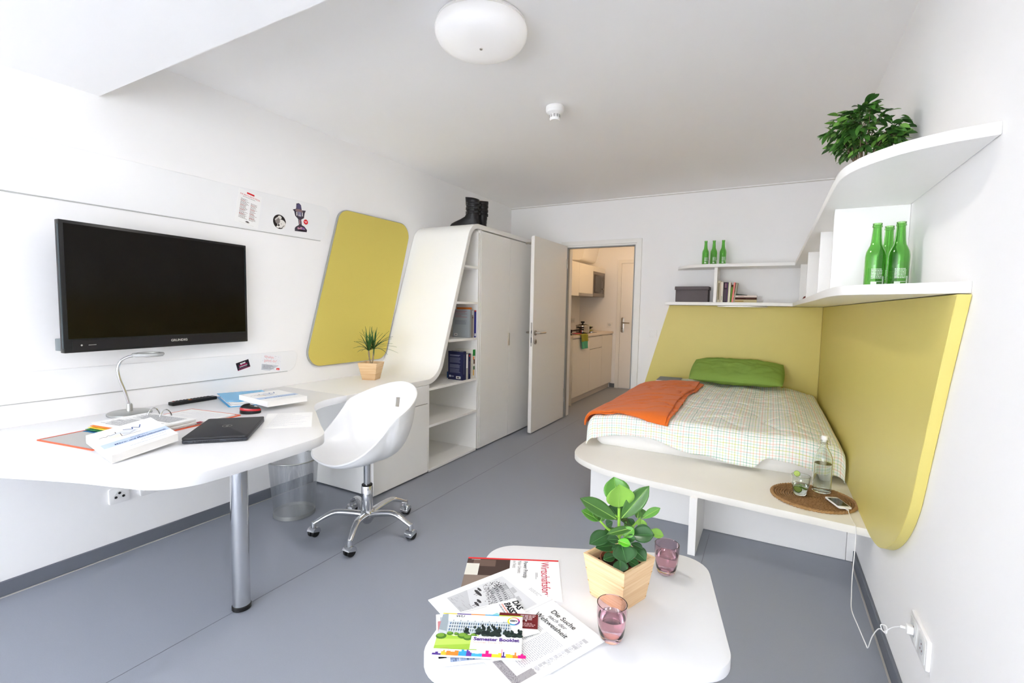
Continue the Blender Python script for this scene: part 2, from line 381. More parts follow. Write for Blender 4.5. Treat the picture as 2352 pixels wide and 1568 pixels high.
# ================================================================== bed corner
M_PLAT = mat('platform_laminate', '#eeebe4', .4, spec=.4, var=.01, scale=12)
PZ = .345
bed = thing('bed_platform', 'white bed platform with rounded corner on panel supports', 'bed', (-.3, 2.6, 0))
pe = [(.440, 2.526)] + catmull([(-.30, 2.603), (-.60, 2.636), (-.78, 2.668), (-.92, 2.728), (-1.02, 2.80), (-1.085, 2.89), (-1.115, 3.02), (-1.120, 3.2)], 5) + [(-1.120, YB - .004), (.440, YB - .004)]
b = MB(); b.prism(pe, 'z', PZ - .036, PZ); obj('platform_top', b, M_PLAT, bed, bevel=.002, bseg=2, smooth=30)
b = MB(); b.box(-.990, 2.945, .002, .404, 2.963, PZ - .0365); obj('front_board', b, M_EDGE, bed, bevel=.001, bseg=1)
b = MB(); b.box(.406, 2.945, .002, .443, 2.963, PZ - .0365); obj('filler_board', b, M_EDGE, bed, bevel=.001, bseg=1)
b = MB(); b.box(-.326, 2.588, .0, -.288, 2.9445, PZ - .0365); obj('support_panel', b, M_EDGE, bed, bevel=.001, bseg=1)
b = MB(); b.box(-.990, 2.9635, .0, -.972, 5.15, PZ - .0365); obj('side_board', b, M_EDGE, bed, bevel=.001, bseg=1)

hp = thing('headboard_panel', 'slanted yellow panel on the back wall behind the pillow', 'panel', (-.4, YB, PZ))
b = MB(); b.prism([(.4145, PZ + .001), (.4145, 1.340), (-.936, 1.340), (-1.205, PZ + .001)], 'y', YB - .030, YB - .001); obj('yellow_board', b, M_YEL, hp, bevel=.0015, bseg=1)
sp = thing('side_panel', 'long yellow panel with rounded lower corner on the right wall', 'panel', (XR, 3.4, PZ))
prof = [(1.612, 1.340), (1.716, 1.10), (1.80, .89)] + catmull([(1.838, .795), (1.892, .668), (1.985, .548), (2.115, .448), (2.27, .378), (2.42, .350), (2.53, .346)], 5)
b = MB(); b.prism(prof + [(YB - .031, .346), (YB - .031, 1.340)], 'x', .415, XR - .001); obj('yellow_board', b, M_YEL, sp, bevel=.0015, bseg=1, smooth=25)

# mattress
b = MB()
def mattress_fn():
    rings = []
    for dz, ins in ((0, .02), (.02, .004), (.05, 0), (.10, 0), (.13, .006), (.15, .02), (.158, .05)):
        rings.append([(x, y, PZ + .001 + dz) for x, y in rrect(-1.045 + ins, 3.160 + ins, .372 - ins, YB - .035 - ins, .06)])
    b.ringstack(rings)
mattress_fn()
mt = thing('mattress', 'white mattress lying on the bed platform under the duvet', 'mattress', (-.3, 4.1, PZ + .001))
obj('mattress_body', b, mat('mattress_fabric', '#f1f0ee', .9, spec=.1, bump=.3, bscale=120), mt)

# ================================================================== wall shelves around the bed
SZ0, SZ1 = 1.343, 1.373           # lower shelf
TZ0, TZ1 = 1.702, 1.732           # upper shelf
us = thing('corner_shelf', 'white two-tier corner shelf with rounded ends above the bed', 'shelf', (XR, YB, SZ0))
lo = [(XR - .001, 1.62)] + catmull([(.405, 1.645), (.345, 1.685), (.262, 1.738), (.215, 1.785), (.190, 1.845), (.178, 1.95), (.172, 2.10)], 4) + [(.166, 4.900), (-.935, 4.900), (-.955, YB - .001), (XR - .001, YB - .001)]
b = MB(); b.prism(lo, 'z', SZ0, SZ1); obj('lower_shelf', b, M_LAM, us, bevel=.0012, bseg=1, smooth=30)
up = [(XR - .001, 1.515)] + catmull([(.372, 1.535), (.308, 1.570), (.262, 1.610), (.213, 1.680), (.190, 1.735), (.173, 1.80), (.167, 1.87), (.165, 2.0)], 4) + [(.165, 4.895), (-.560, 4.870)] + catmull([(-.56, 4.87), (-.68, 4.90), (-.78, 4.98), (-.845, 5.09), (-.87, YB - .001)], 4)[1:] + [(XR - .001, YB - .001)]
b = MB(); b.prism(up, 'z', TZ0, TZ1); obj('upper_shelf', b, M_LAM, us, bevel=.0012, bseg=1, smooth=30)
for y in (2.315, 2.93, 3.86, 4.80):
    b = MB(); b.box(.205, y, SZ1 + .0003, XR - .001, y + .020, TZ0 - .0003); obj('divider', b, M_LAM, us, bevel=.001, bseg=1)
b = MB(); b.box(-.492, 4.915, SZ1 + .0003, -.464, YB - .001, TZ0 - .0003); obj('divider', b, M_LAM, us, bevel=.001, bseg=1)
ul = thing('under_shelf_light', 'slim grey light bar fixed under the shelf over the pillow', 'lamp', (-.24, 5.0, SZ0 - .012))
b = MB(); b.box(-.455, 4.945, SZ0 - .012, -.03, 5.01, SZ0 - .0005); obj('light_body', b, M_STEEL, ul, bevel=.002)
b = MB(); b.box(-.445, 4.95, SZ0 - .0135, -.04, 5.005, SZ0 - .012); obj('diffuser', b, M_WPLA, ul)
# ================================================================== flat print helper
def flatmat(c):
    return mat('print_' + c.lstrip('#'), c, .7, spec=.2)
def sheet_print(name, items, origin, ex, ey, parent, lift=.0004):
    """items: (polygon points in metres on the sheet, colour); one printed layer lying on a sheet"""
    cols = []; b = MB(); ex, ey = Vector(ex).normalized(), Vector(ey).normalized(); n = ex.cross(ey); o = Vector(origin); done = []
    for pts, c in items:
        if c not in cols: cols.append(c)
        xs_, ys_ = [p[0] for p in pts], [p[1] for p in pts]; q = (min(xs_), min(ys_), max(xs_), max(ys_)); lay = 0
        for d in done:
            if d[4] >= lay and d[0] < q[2] and q[0] < d[2] and d[1] < q[3] and q[1] < d[3]: lay = d[4] + 1
        done.append(q + (lay,))
        b.poly([o + ex * p[0] + ey * p[1] + n * (lift + lay * .00003) for p in pts], cols.index(c))
    return obj(name, b, [flatmat(c) for c in cols], parent, recalc=False, smooth=0)
def R4(x0, y0, x1, y1): return [(x0, y0), (x1, y0), (x1, y1), (x0, y1)]
def circ(cx, cy, r, n=24, ry=None): return [(cx + r * math.cos(2 * PI * k / n), cy + (ry or r) * math.sin(2 * PI * k / n)) for k in range(n)]
def textlines(x0, y1, wd, n, pitch, hgt, c, rnd, ragged=.25, words=True):
    out = []
    for k in range(n):
        y = y1 - k * pitch; xe = x0 + wd * (1 - (rnd.random() * ragged)); x = x0
        while x < xe - .001:
            l = min(rnd.uniform(.004, .012) if words else xe - x, xe - x); out.append((R4(x, y - hgt, x + l, y), c)); x += l + .0016
    return out
def lettering(name, txt, size, c, origin, ex, ey, parent, lift=.0008, **kw):
    sx = kw.pop('sx', 1.); b = text_mb(txt, size, **kw)
    o = Vector(origin) + Vector(ex).normalized().cross(Vector(ey).normalized()) * lift
    place(b, o, ex, ey, sx, 1.)
    return obj(name, b, flatmat(c) if isinstance(c, str) else c, parent, recalc=False, smooth=0)
RN = random.Random(3)

# ================================================================== television
u = Vector((-.11, .899, 0)).normalized(); nrm = Vector((u.y, -u.x, 0))
TVM = Matrix(((u.x, -nrm.x, 0, -2.70), (u.y, -nrm.y, 0, .881), (0, 0, 1, 1.050), (0, 0, 0, 1)))
TW, THH = .906, .580
tv = thing('television', 'flat black television on a wall arm above the desk', 'television', (-2.76, 1.33, 1.05))
b = MB(); b.box(0, 0.0, 0, TW, .030, THH); obj('casing', b, M_BLACK, tv, bevel=.003, xf=TVM)
b = MB(); b.box(.02, .030, .05, TW - .02, .042, THH - .12); obj('back_cover', b, M_BLACKM, tv, bevel=.006, xf=TVM)
M_SCREEN = mat('tv_screen', '#0b0806', .16, spec=.32)
b = MB(); b.box(.016, -.0015, .062, TW - .016, .0, THH - .014); obj('screen', b, M_SCREEN, tv, xf=TVM)
b = MB(); b.box(.030, -.0022, .010, TW - .016, .0, .056); bar = obj('lower_bar', b, mat('tv_bar', '#1d1c20', .35, spec=.4), tv, xf=TVM)
b = MB(); b.box(-.0012, .002, .02, .0, .012, THH - .02); obj('side_trim', b, mat('tv_side_trim', '#3e4a50', .2, .6), tv, xf=TVM)
b = MB(); b.box(TW - .010, -.002, .25, TW - .007, .0, THH - .03); obj('side_trim', b, mat('tv_side_trim'), tv, xf=TVM)
M_LOGO = mat('tv_logo', '#d6d6d6', .3, .6)
b = text_mb('GRUNDIG', .0165, bold=.0006, align='CENTER'); b.v = [(p[0] * 1.15 + .492, -.003, p[1] + .027) for p in b.v]; obj('lettering', b, M_LOGO, bar, recalc=False, smooth=0, xf=TVM)
b = MB(); b.poly([(p[0], -.003, p[1]) for p in circ(.062, .032, .004, 12)]); obj('status_mark', b, M_LOGO, bar, recalc=False, smooth=0, xf=TVM)
b = MB(); b.box(.088, -.003, .0305, .118, -.0022, .0325); obj('status_line', b, M_LOGO, bar, xf=TVM)
b = MB(); b.box(.002, .032, .008, .060, .075, .062); obj('cable_box', b, mat('tv_grey', '#6c7376', .5), tv, bevel=.003, xf=TVM)
b = MB(); b.box(.30, .042, .16, .50, .058, .40); arm = obj('wall_bracket', b, M_BLACKM, tv, xf=TVM)
b = MB(); b.box(XL + .0015, 1.26, 1.24, XL + .012, 1.40, 1.42); obj('bracket_plate', b, M_BLACKM, tv)
b = MB(); b.box(XL + .012, 1.30, 1.30, -2.79, 1.36, 1.36); obj('bracket_arm', b, M_BLACKM, tv)

# ================================================================== things stuck on the strips
EY, EZ = (0, 1, 0), (0, 0, 1)
def wall_sheet(name, label, cat, poly, parts, x=XL + .0065, group=None, m=M_PAPER, th=.0008):
    cy = sum(p[0] for p in poly) / len(poly); cz = min(p[1] for p in poly)
    t = thing(name, label, cat, (x, cy, cz), group)
    b = MB(); b.prism(poly, 'x', x, x + th); obj('sheet', b, m, t, smooth=0)
    return t, x + th
# menu
mo = Vector((0, 1.738, 1.745)); mang = math.radians(-11)
me_x = Vector((0, math.cos(mang), math.sin(mang))); me_y = Vector((0, .16, 1)).normalized()
mw, mh = .150, .205
cor = [mo, mo + me_x * mw, mo + me_x * mw + me_y * mh, mo + me_y * mh]
t, xs = wall_sheet('menu_sheet', 'white printed menu sheet with red heading stuck on the upper strip', 'poster', [(p.y, p.z + .03) for p in cor], None)
org = Vector((xs, mo.y, mo.z + .03))
it = [(R4(.052, .188, .100, .198), '#d3262b')]
it += textlines(.030, .166, .085, 1, .006, .002, '#7a6a66', RN)
it += textlines(.020, .150, .055, 22, .0055, .0024, '#8f8480', RN, .5) + textlines(.085, .140, .048, 20, .0055, .0024, '#9a8884', RN, .5)
it += textlines(.020, .139, .03, 4, .027, .0024, '#c04a48', RN, .1) + textlines(.085, .129, .03, 4, .027, .0024, '#c04a48', RN, .1)
it += [(circ(.078, .018, .014, 16, .006), '#b9b5b2'), (circ(.078, .020, .010, 12, .004), '#4f4a48'), (R4(.03, .006, .12, .0066), '#b0aaa6')]
sheet_print('print', it, org, me_x, me_y, t)
lettering('lettering', 'DIE BESTE BESTE PIZZA', .0118, '#c8343a', org + me_x * .012 + me_y * .172, me_x, me_y, t, space=1.05)
# round black and white picture
t, xs = wall_sheet('round_sticker', 'round black and white picture sticker on the upper strip', 'sticker', circ(2.036, 1.817, .046, 32), None, m=flatmat('#e4e1dc'))
it = [(circ(0, 0, .046, 32), '#2b2524'), (circ(.014, -.012, .031, 20, .028), '#e6e2dc'), (circ(.002, .028, .014, 14, .012), '#ddd8d2'), (circ(-.014, .006, .018, 12, .022), '#8d8580'),
      ([(-.034, .012), (-.012, .030), (-.008, .024), (-.03, .004)], '#cfc9c3'), (circ(-.012, -.034, .012, 12, .007), '#f1eee8'), (circ(.012, -.012, .0025, 8), '#2b2524'),
      ([(.012, -.044), (.036, -.02), (.034, -.018), (.008, -.042)], '#3c3534'), (circ(-.006, -.022, .006, 10, .008), '#3c3534')]
sheet_print('print', it, (xs, 2.036, 1.817), EY, EZ, t)
# microphone sticker (cut-out)
micp = [(2.150, 1.775), (2.243, 1.780), (2.246, 1.795), (2.225, 1.815), (2.204, 1.822), (2.200, 1.858), (2.222, 1.872), (2.228, 1.905), (2.238, 1.925), (2.205, 1.922), (2.200, 1.955), (2.185, 1.966), (2.165, 1.960), (2.162, 1.925), (2.136, 1.915), (2.148, 1.905), (2.154, 1.878), (2.178, 1.858), (2.182, 1.820), (2.160, 1.806), (2.150, 1.795)]
t, xs = wall_sheet('microphone_sticker', 'cut-out sticker of a vintage microphone on the upper strip', 'sticker', micp, None, m=flatmat('#4b4450'))
it = [(circ(2.182, 1.940, .018, 14, .022), '#5d5878'), (circ(2.184, 1.915, .030, 14, .011), '#8c7476'), (R4(2.176, 1.878, 2.200, 1.908), '#8f8da8'), (circ(2.188, 1.884, .012, 12, .006), '#b9b0bd'),
      (R4(2.163, 1.880, 2.170, 1.905), '#efefee'), (R4(2.207, 1.882, 2.213, 1.908), '#efefee'), (R4(2.186, 1.826, 2.192, 1.856), '#c79aa0'), (circ(2.198, 1.797, .030, 16, .012), '#c493a6'), (circ(2.206, 1.786, .034, 16, .007), '#2a2028'),
      (circ(2.215, 1.800, .012, 12, .008), '#8a6aa0'), (circ(2.185, 1.806, .008, 10, .006), '#5a3a4a')]
sheet_print('print', it, (xs, 0, 0), EY, EZ, t)
# red round sticker on the microphone
t, xs = wall_sheet('round_sticker', 'small round red sticker beside the microphone sticker', 'sticker', circ(2.236, 1.848, .017, 24), None, x=XL + .008, m=flatmat('#d81f26'))
sheet_print('print', textlines(-.011, .004, .022, 1, .006, .003, '#ffffff', RN, .1) + textlines(-.005, -.003, .010, 1, .006, .003, '#ffffff', RN, .1), (xs, 2.236, 1.848), EY, EZ, t)
# black card
cang = math.radians(14); cx_, cy_ = Vector((0, math.cos(cang), math.sin(cang))), Vector((0, -math.sin(cang), math.cos(cang)))
o = Vector((0, 1.738, .868)); cw_, ch_ = .082, .049
t, xs = wall_sheet('black_card', 'small black card with pink and white print on the lower strip', 'card', [(q.y, q.z) for q in (o, o + cx_ * cw_, o + cx_ * cw_ + cy_ * ch_, o + cy_ * ch_)], None, m=flatmat('#26222a'))
og = Vector((xs, o.y, o.z))
lettering('lettering', 'syoss', .016, '#f2f2f2', og + cx_ * .041 + cy_ * .033, cx_, cy_, t, align='CENTER', bold=.0006)
sheet_print('print', textlines(.014, .030, .056, 1, .01, .006, '#b8225f', RN, .05) + [(R4(.016, .0175, .066, .0205), '#efefef')] + textlines(.008, .0135, .066, 2, .005, .002, '#8c5a74', RN, .2) + [(R4(0, 0, .082, .004), '#8d1f4c')], og, cx_, cy_, t)
# note sheet
nang = math.radians(-10); nx_, ny_ = Vector((0, math.cos(nang), math.sin(nang))), Vector((0, -math.sin(nang) * .6, math.cos(nang))).normalized()
o = Vector((0, 1.888, .858)); nw_, nh_ = .140, .104
t, xs = wall_sheet('note_sheet', 'white note with faint pink handwriting and red logo on the lower strip', 'note', [(q.y, q.z) for q in (o, o + nx_ * nw_, o + nx_ * nw_ + ny_ * nh_, o + ny_ * nh_)], None, m=flatmat('#efeff1'))
og = Vector((xs, o.y, o.z))
it = [([(.002, .002), (.060, .000), (.125, .038), (.002, .040)], '#c9ccd2')] + textlines(.010, .034, .085, 4, .0065, .0022, '#6d6f76', RN, .4)
for k in range(46): q = (RN.uniform(.006, .134), RN.uniform(.042, .098)); it.append((circ(q[0], q[1], .0013, 6), '#9aa0ab'))
it += [(R4(.108, .008, .130, .021), '#da2a25'), (R4(.112, .012, .124, .0145), '#ffffff')]
sheet_print('print', it, og, nx_, ny_, t)
lettering('lettering', 'Wohin\ngehst du?', .023, '#eaa9ae', og + nx_ * .016 + ny_ * .080, nx_, ny_, t, space=1.05)

# ================================================================== sockets and switch
def socket_left(y):
    t = thing('wall_socket', 'white three-hole wall socket under the desk, the one ' + ('farther from' if y < 1.15 else 'nearer to') + ' the waste basket', 'socket', (XL, y, .265))
    b = MB(); b.prism(rrect(y - .044, .265, y + .044, .345, .008, 3), 'x', XL + .0003, XL + .011); obj('plate', b, M_WPLA, t, bevel=.002)
    b = MB(); b.prism([(y - .026, .288), (y + .026, .288), (y + .026, .305), (y + .008, .326), (y - .008, .326), (y - .026, .305)], 'x', XL + .011, XL + .0125); f = obj('insert', b, mat('socket_white', '#e4e4e2', .4), t)
    for dy, dz in ((-.016, .297), (.016, .297), (0, .316)):
        b = MB(); b.prism(circ(y + dy, dz, .0065, 14), 'x', XL + .0122, XL + .013); obj('socket_hole', b, M_BLACKM, f)
socket_left(1.115); socket_left(1.248)
t = thing('wall_socket', 'white double wall socket near the floor on the right wall', 'socket', (XR, 1.78, .275))
b = MB(); b.prism(rrect(1.688, .276, 1.866, .366, .008, 3), 'x', XR - .011, XR - .0003); obj('plate', b, M_WPLA, t, bevel=.002)
for y in (1.734, 1.820):
    b = MB(); b.prism(rrect(y - .034, .286, y + .034, .356, .006, 3), 'x', XR - .0125, XR - .011); f = obj('insert', b, mat('socket_white'), t, bevel=.001)
    b = MB(); b.prism(circ(y, .321, .021, 20), 'x', XR - .0130, XR - .0125); g = obj('recess', b, mat('socket_recess', '#d2d4d6', .5), f)
    for dy, dz in ((-.008, .314), (.008, .314), (0, .331)):
        b = MB(); b.prism(circ(y + dy, dz, .003, 10), 'x', XR - .0134, XR - .0130); obj('socket_hole', b, mat('socket_dark', '#7c5a55', .6), f)
t = thing('light_switch', 'white light switch on the back wall beside the headboard panel', 'switch', (-1.098, YB, .99))
b = MB(); b.prism(rrect(-1.139, .993, -1.057, 1.073, .006, 3), 'y', YB - .010, YB - .0003); obj('plate', b, M_WPLA, t, bevel=.002)
b = MB(); b.prism(rrect(-1.125, 1.004, -1.071, 1.062, .004, 3), 'y', YB - .014, YB - .010); obj('rocker', b, M_WPLA, t, bevel=.001)

# ================================================================== ceiling lamp and smoke detector
t = thing('ceiling_lamp', 'round white opal dome lamp on the ceiling', 'lamp', (-1.155, 1.80, ZC))
b = MB(); b.lathe([(.175, 0), (.19, -.004), (.192, -.012), (.18, -.014)], (-1.155, 1.80, ZC - .0003), 48); obj('lamp_base', b, M_WPLA, t)
b = MB(); b.lathe([(.185, -.014), (.196, -.022), (.199, -.035), (.195, -.058), (.180, -.080), (.150, -.094), (.10, -.101), (.05, -.1035), (.004, -.104)], (-1.155, 1.80, ZC), 56, cap0=True); obj('opal_shade', b, mat('opal_glass', '#f4f4f4', .22, spec=.5, emit='#fff4e6', estr=.10), t)  # lamp is off; a slight glow is added to the shade
rl_ = bpy.data.lights.new('room_fill_light', 'AREA'); rl_.shape = 'DISK'; rl_.size = .30; rl_.energy = 9; rl_.color = (1.0, .95, .89)  # added fill light below the switched-off lamp, evens out the room
ro_ = bpy.data.objects.new('room_fill_light', rl_); COL.objects.link(ro_); ro_.location = (-1.155, 1.80, ZC - .110)
b = MB(); b.lathe([(.006, -.108), (.006, -.103)], (-1.155, 1.80, ZC), 12); obj('finial', b, M_STEEL, t)
t = thing('smoke_detector', 'small white smoke detector on the ceiling', 'detector', (-1.205, 2.71, ZC))
c0 = (-1.205, 2.71, ZC - .0003)
b = MB(); b.lathe([(.048, 0), (.054, -.004), (.056, -.020), (.0545, -.024)], c0, 32); obj('mounting_base', b, M_WPLA, t)
b = MB(); b.lathe([(.0545, -.024), (.055, -.028), (.050, -.040), (.034, -.048), (.031, -.050), (.031, -.078), (.027, -.084), (.004, -.086)], c0, 32); hd = obj('sensor_head', b, M_WPLA, t)
for k in range(10):
    a = 2 * PI * k / 10
    for z in (-.056, -.062, -.068):
        b = MB(); b.obox((c0[0] + .0305 * math.cos(a), c0[1] + .0305 * math.sin(a), c0[2] + z), .002, .013, .003, a); obj('vent_slot', b, mat('vent_grey', '#77756f', .8), hd)

# ================================================================== desk lamp
t = thing('desk_lamp', 'silver gooseneck desk lamp with flat ring head under the television', 'lamp', (-2.745, 1.13, DT))
b = MB(); b.lathe([(.088, 0), (.090, .002), (.090, .008), (.084, .012), (.02, .016)], (-2.745, 1.13, DT + .0003), 40); obj('base', b, M_ALU, t)
b = MB(); b.lathe([(.013, .014), (.013, .045), (.010, .052)], (-2.745, 1.13, DT), 20); obj('socket', b, M_ALU, t)
pts = catmull([(-2.745, 1.13, .775), (-2.746, 1.115, .84), (-2.748, 1.095, .91), (-2.748, 1.090, .96), (-2.744, 1.103, .995), (-2.735, 1.128, 1.012), (-2.725, 1.15, 1.018)], 6)
b = MB(); b.tube(pts, .0065, 12); nk = obj('gooseneck', b, M_CHROME, t)
b = MB()
for k in range(2, len(pts) - 1):
    pass
hc = Vector((-2.67, 1.185, 1.026))
b = MB(); b.lathe([(.040, -.008), (.060, -.008), (.064, -.004), (.065, .002), (.062, .006), (.046, .008), (.040, .004), (.040, -.008)], tuple(hc), 40, cap0=False, cap1=False); hd = obj('ring_head', b, mat('lamp_ring', '#dfe1e0', .15, spec=.6, trans=.5), t)
b = MB(); b.lathe([(.0395, -.004), (.0395, .004)], tuple(hc), 32); obj('clear_disc', b, glassmat('clear_plastic', '#f3f6f6'), hd)
b = MB(); b.lathe([(.046, -.0095), (.060, -.0095)], tuple(hc), 32, False, False); obj('light_ring', b, mat('led_white', '#f6f6f2', .4), hd)

# ================================================================== waste basket
def mesh_wire_mat():
    m = bpy.data.materials.new('wire_mesh'); m.use_nodes = True; nt = m.node_tree; b = nt.nodes['Principled BSDF']
    b.inputs['Base Color'].default_value = lin('#b0b4ba'); b.inputs['Metallic'].default_value = .8; b.inputs['Roughness'].default_value = .35
    uv = nt.nodes.new('ShaderNodeUVMap'); sx = nt.nodes.new('ShaderNodeSeparateXYZ'); nt.links.new(uv.outputs['UV'], sx.inputs['Vector'])
    outs = []
    for ch, f in (('X', 230.), ('Y', 110.)):
        a = nt.nodes.new('ShaderNodeMath'); a.operation = 'MULTIPLY'; a.inputs[1].default_value = f; nt.links.new(sx.outputs[ch], a.inputs[0])
        c = nt.nodes.new('ShaderNodeMath'); c.operation = 'FRACT'; nt.links.new(a.outputs[0], c.inputs[0])
        d = nt.nodes.new('ShaderNodeMath'); d.operation = 'LESS_THAN'; d.inputs[1].default_value = .26; nt.links.new(c.outputs[0], d.inputs[0]); outs.append(d)
    mx = nt.nodes.new('ShaderNodeMath'); mx.operation = 'MAXIMUM'; nt.links.new(outs[0].outputs[0], mx.inputs[0]); nt.links.new(outs[1].outputs[0], mx.inputs[1])
    nt.links.new(mx.outputs[0], b.inputs['Alpha']); return m
bx, by = -2.517, 1.868
t = thing('waste_basket', 'silver wire mesh waste basket under the desk', 'basket', (bx, by, 0))
b = MB(); SG = 64; NV = 8; uvs = []
for j in range(NV + 1):
    for i in range(SG + 1):
        a = 2 * PI * i / SG; f = j / NV; r = .117 + .024 * f
        b.v.append((bx + r * math.cos(a), by + r * math.sin(a), .022 + .320 * f)); uvs.append((i / SG, f))
for j in range(NV):
    for i in range(SG):
        q = j * (SG + 1) + i; b.f.append([q, q + 1, q + SG + 2, q + SG + 1]); b.m.append(0)
obj('mesh_wall', b, mesh_wire_mat(), t, uvs=uvs, recalc=False)
b = MB(); b.tube([(bx + .142 * math.cos(2 * PI * k / 48), by + .142 * math.sin(2 * PI * k / 48), .346) for k in range(48)], .0045, 10, closed=True); obj('rim', b, M_ALU, t)
b = MB(); b.lathe([(.112, 0), (.119, .001), (.119, .024), (.116, .024), (.116, .006), (.004, .006)], (bx, by, 0.0003), 48, cap0=True); obj('bottom_band', b, M_ALU, t)

# ================================================================== office chair
M_SHELL = mat('white_shell_plastic', '#eeeeee', .28, spec=.5)
cx, cy = -1.967, 1.929; ha = math.radians(252)           # heading of the seat front
hd_, hp_ = Vector((math.cos(ha), math.sin(ha), 0)), Vector((-math.sin(ha), math.cos(ha), 0))
ch = thing('office_chair', 'white plastic tub office chair on a chrome five-star base', 'chair', (cx, cy, 0))
NT, NR = 72, 26
b = MB()
def shell(i, j):
    th = 2 * PI * i / NT; t_ = j / NR; c = math.cos(th)       # th = 0 at the back
    k = (1 + c) / 2
    rim = .462 + .372 * (k ** .62 if k > .5 else .651 * (k / .5) ** 1.7)
    Rb = .225 * abs(c) ** 2 + .290 * math.sin(th) ** 2 if c > 0 else (abs(c / .285) ** 2.6 + abs(math.sin(th) / .290) ** 2.6) ** -.4
    r = Rb * math.sin(t_ * PI / 2) ** .80
    zb = .432
    z = zb + (rim - zb) * t_ ** 2.3 + .012 * t_ * (1 - t_)
    if t_ > .93: r += (t_ - .93) * .10
    d = -hd_ * math.cos(th) + hp_ * math.sin(th)
    off = -hd_ * .02 * (z - .43) / .4
    return Vector((cx, cy, 0)) + d * r + off + Vector((0, 0, z))
for j in range(1, NR + 1):
    for i in range(NT): b.v.append(tuple(shell(i, j)))
b.v.append((cx, cy, .432)); ctr = len(b.v) - 1
for j in range(NR - 1):
    for i in range(NT):
        if j in (20, 21) and i in (NT - 3, NT - 4): continue      # finger slot in the back
        q = (i + 1) % NT; b.f.append([j * NT + i, j * NT + q, (j + 1) * NT + q, (j + 1) * NT + i]); b.m.append(0)
for i in range(NT): b.f.append([ctr, (i + 1) % NT, i]); b.m.append(0)
sh = obj('seat_shell', b, M_SHELL, ch)
sm = sh.modifiers.new('thickness', 'SOLIDIFY'); sm.thickness = .011; sm.offset = 0
bv = sh.modifiers.new('rim', 'BEVEL'); bv.width = .004; bv.segments = 3; bv.limit_method = 'ANGLE'; bv.angle_limit = math.radians(50)
b = MB(); b.lathe([(.045, .415), (.050, .422), (.050, .428)], (cx, cy, 0), 28); obj('seat_plate', b, M_STEEL, ch)
b = MB(); b.lathe([(.022, .392), (.022, .418)], (cx, cy, 0), 20); obj('collar', b, mat('grey_plastic', '#b9bcbe', .4), ch)
b = MB(); b.lathe([(.0185, .25), (.0185, .395)], (cx, cy, 0), 24); obj('piston', b, M_CHROME, ch)
b = MB(); b.lathe([(.029, .10), (.031, .105), (.031, .262), (.027, .268)], (cx, cy, 0), 28); obj('column', b, M_CHROME, ch)
b = MB(); b.lathe([(.030, .265), (.030, .272), (.018, .274)], (cx, cy, 0), 24); obj('column_ring', b, M_BLACK, ch)
b = MB(); b.lathe([(.018, .045), (.024, .05), (.040, .075), (.044, .09), (.040, .118), (.030, .128)], (cx, cy, 0), 28); obj('hub', b, M_CHROME, ch)
a0 = math.atan2(1.720 - cy, -2.171 - cx)
for k in range(5):
    a = a0 + 2 * PI * k / 5; d = Vector((math.cos(a), math.sin(a), 0)); p = Vector((-d.y, d.x, 0)); C0 = Vector((cx, cy, 0))
    rings = []
    for f in [q / 14 for q in range(15)]:
        r = .022 + .262 * f; z = .098 + .030 * math.sin(min(1, f * 1.15) * PI * .62) - .052 * max(0, f - .55) ** 1.4 / .45 ** 1.4
        wv, hv = .024 - .009 * f, .020 - .007 * f
        if f > .9: wv *= .95
        rings.append([C0 + d * r + Vector((0, 0, z)) + p * (wv * math.cos(q)) + Vector((0, 0, hv * math.sin(q))) for q in [2 * PI * s / 14 for s in range(14)]])
    b = MB(); b.ringstack(rings); lg = obj('star_leg', b, M_CHROME, ch)
    e = C0 + d * .284
    b = MB(); b.lathe([(.013, .035), (.015, .04), (.015, .062), (.011, .085)], tuple(e), 16); obj('caster_stem', b, M_CHROME, lg)
    ca = a + (.9, -.5, 1.4, .3, -1.1)[k]; cd_, cp_ = Vector((math.cos(ca), math.sin(ca), 0)), Vector((-math.sin(ca), math.cos(ca), 0))
    for s in (-1, 1):
        rot = Matrix.Translation(e + cp_ * (s * .0125) + Vector((0, 0, .0265))) @ Matrix(((cd_.x, 0, cp_.x, 0), (cd_.y, 0, cp_.y, 0), (0, 1, 0, 0), (0, 0, 0, 1)))
        b = MB(); b.lathe([(.012, -.009), (.023, -.009), (.0262, -.005), (.0262, .005), (.023, .009), (.012, .0095)], seg=24); obj('caster_wheel', b, M_BLACK, lg, xf=rot)
    rot = Matrix.Translation(e + Vector((0, 0, .0265))) @ Matrix(((cd_.x, 0, cp_.x, 0), (cd_.y, 0, cp_.y, 0), (0, 1, 0, 0), (0, 0, 0, 1)))
    b = MB(); b.ringstack([[(rr * math.cos(q), rr * math.sin(q), zz) for q in [PI * .12 + PI * .95 * s / 12 for s in range(13)]] for rr, zz in ((.0285, -.024), (.030, -.012), (.030, .012), (.0285, .024))], closed=False, cap0=True, cap1=True); obj('caster_hood', b, M_CHROME, lg, xf=rot)

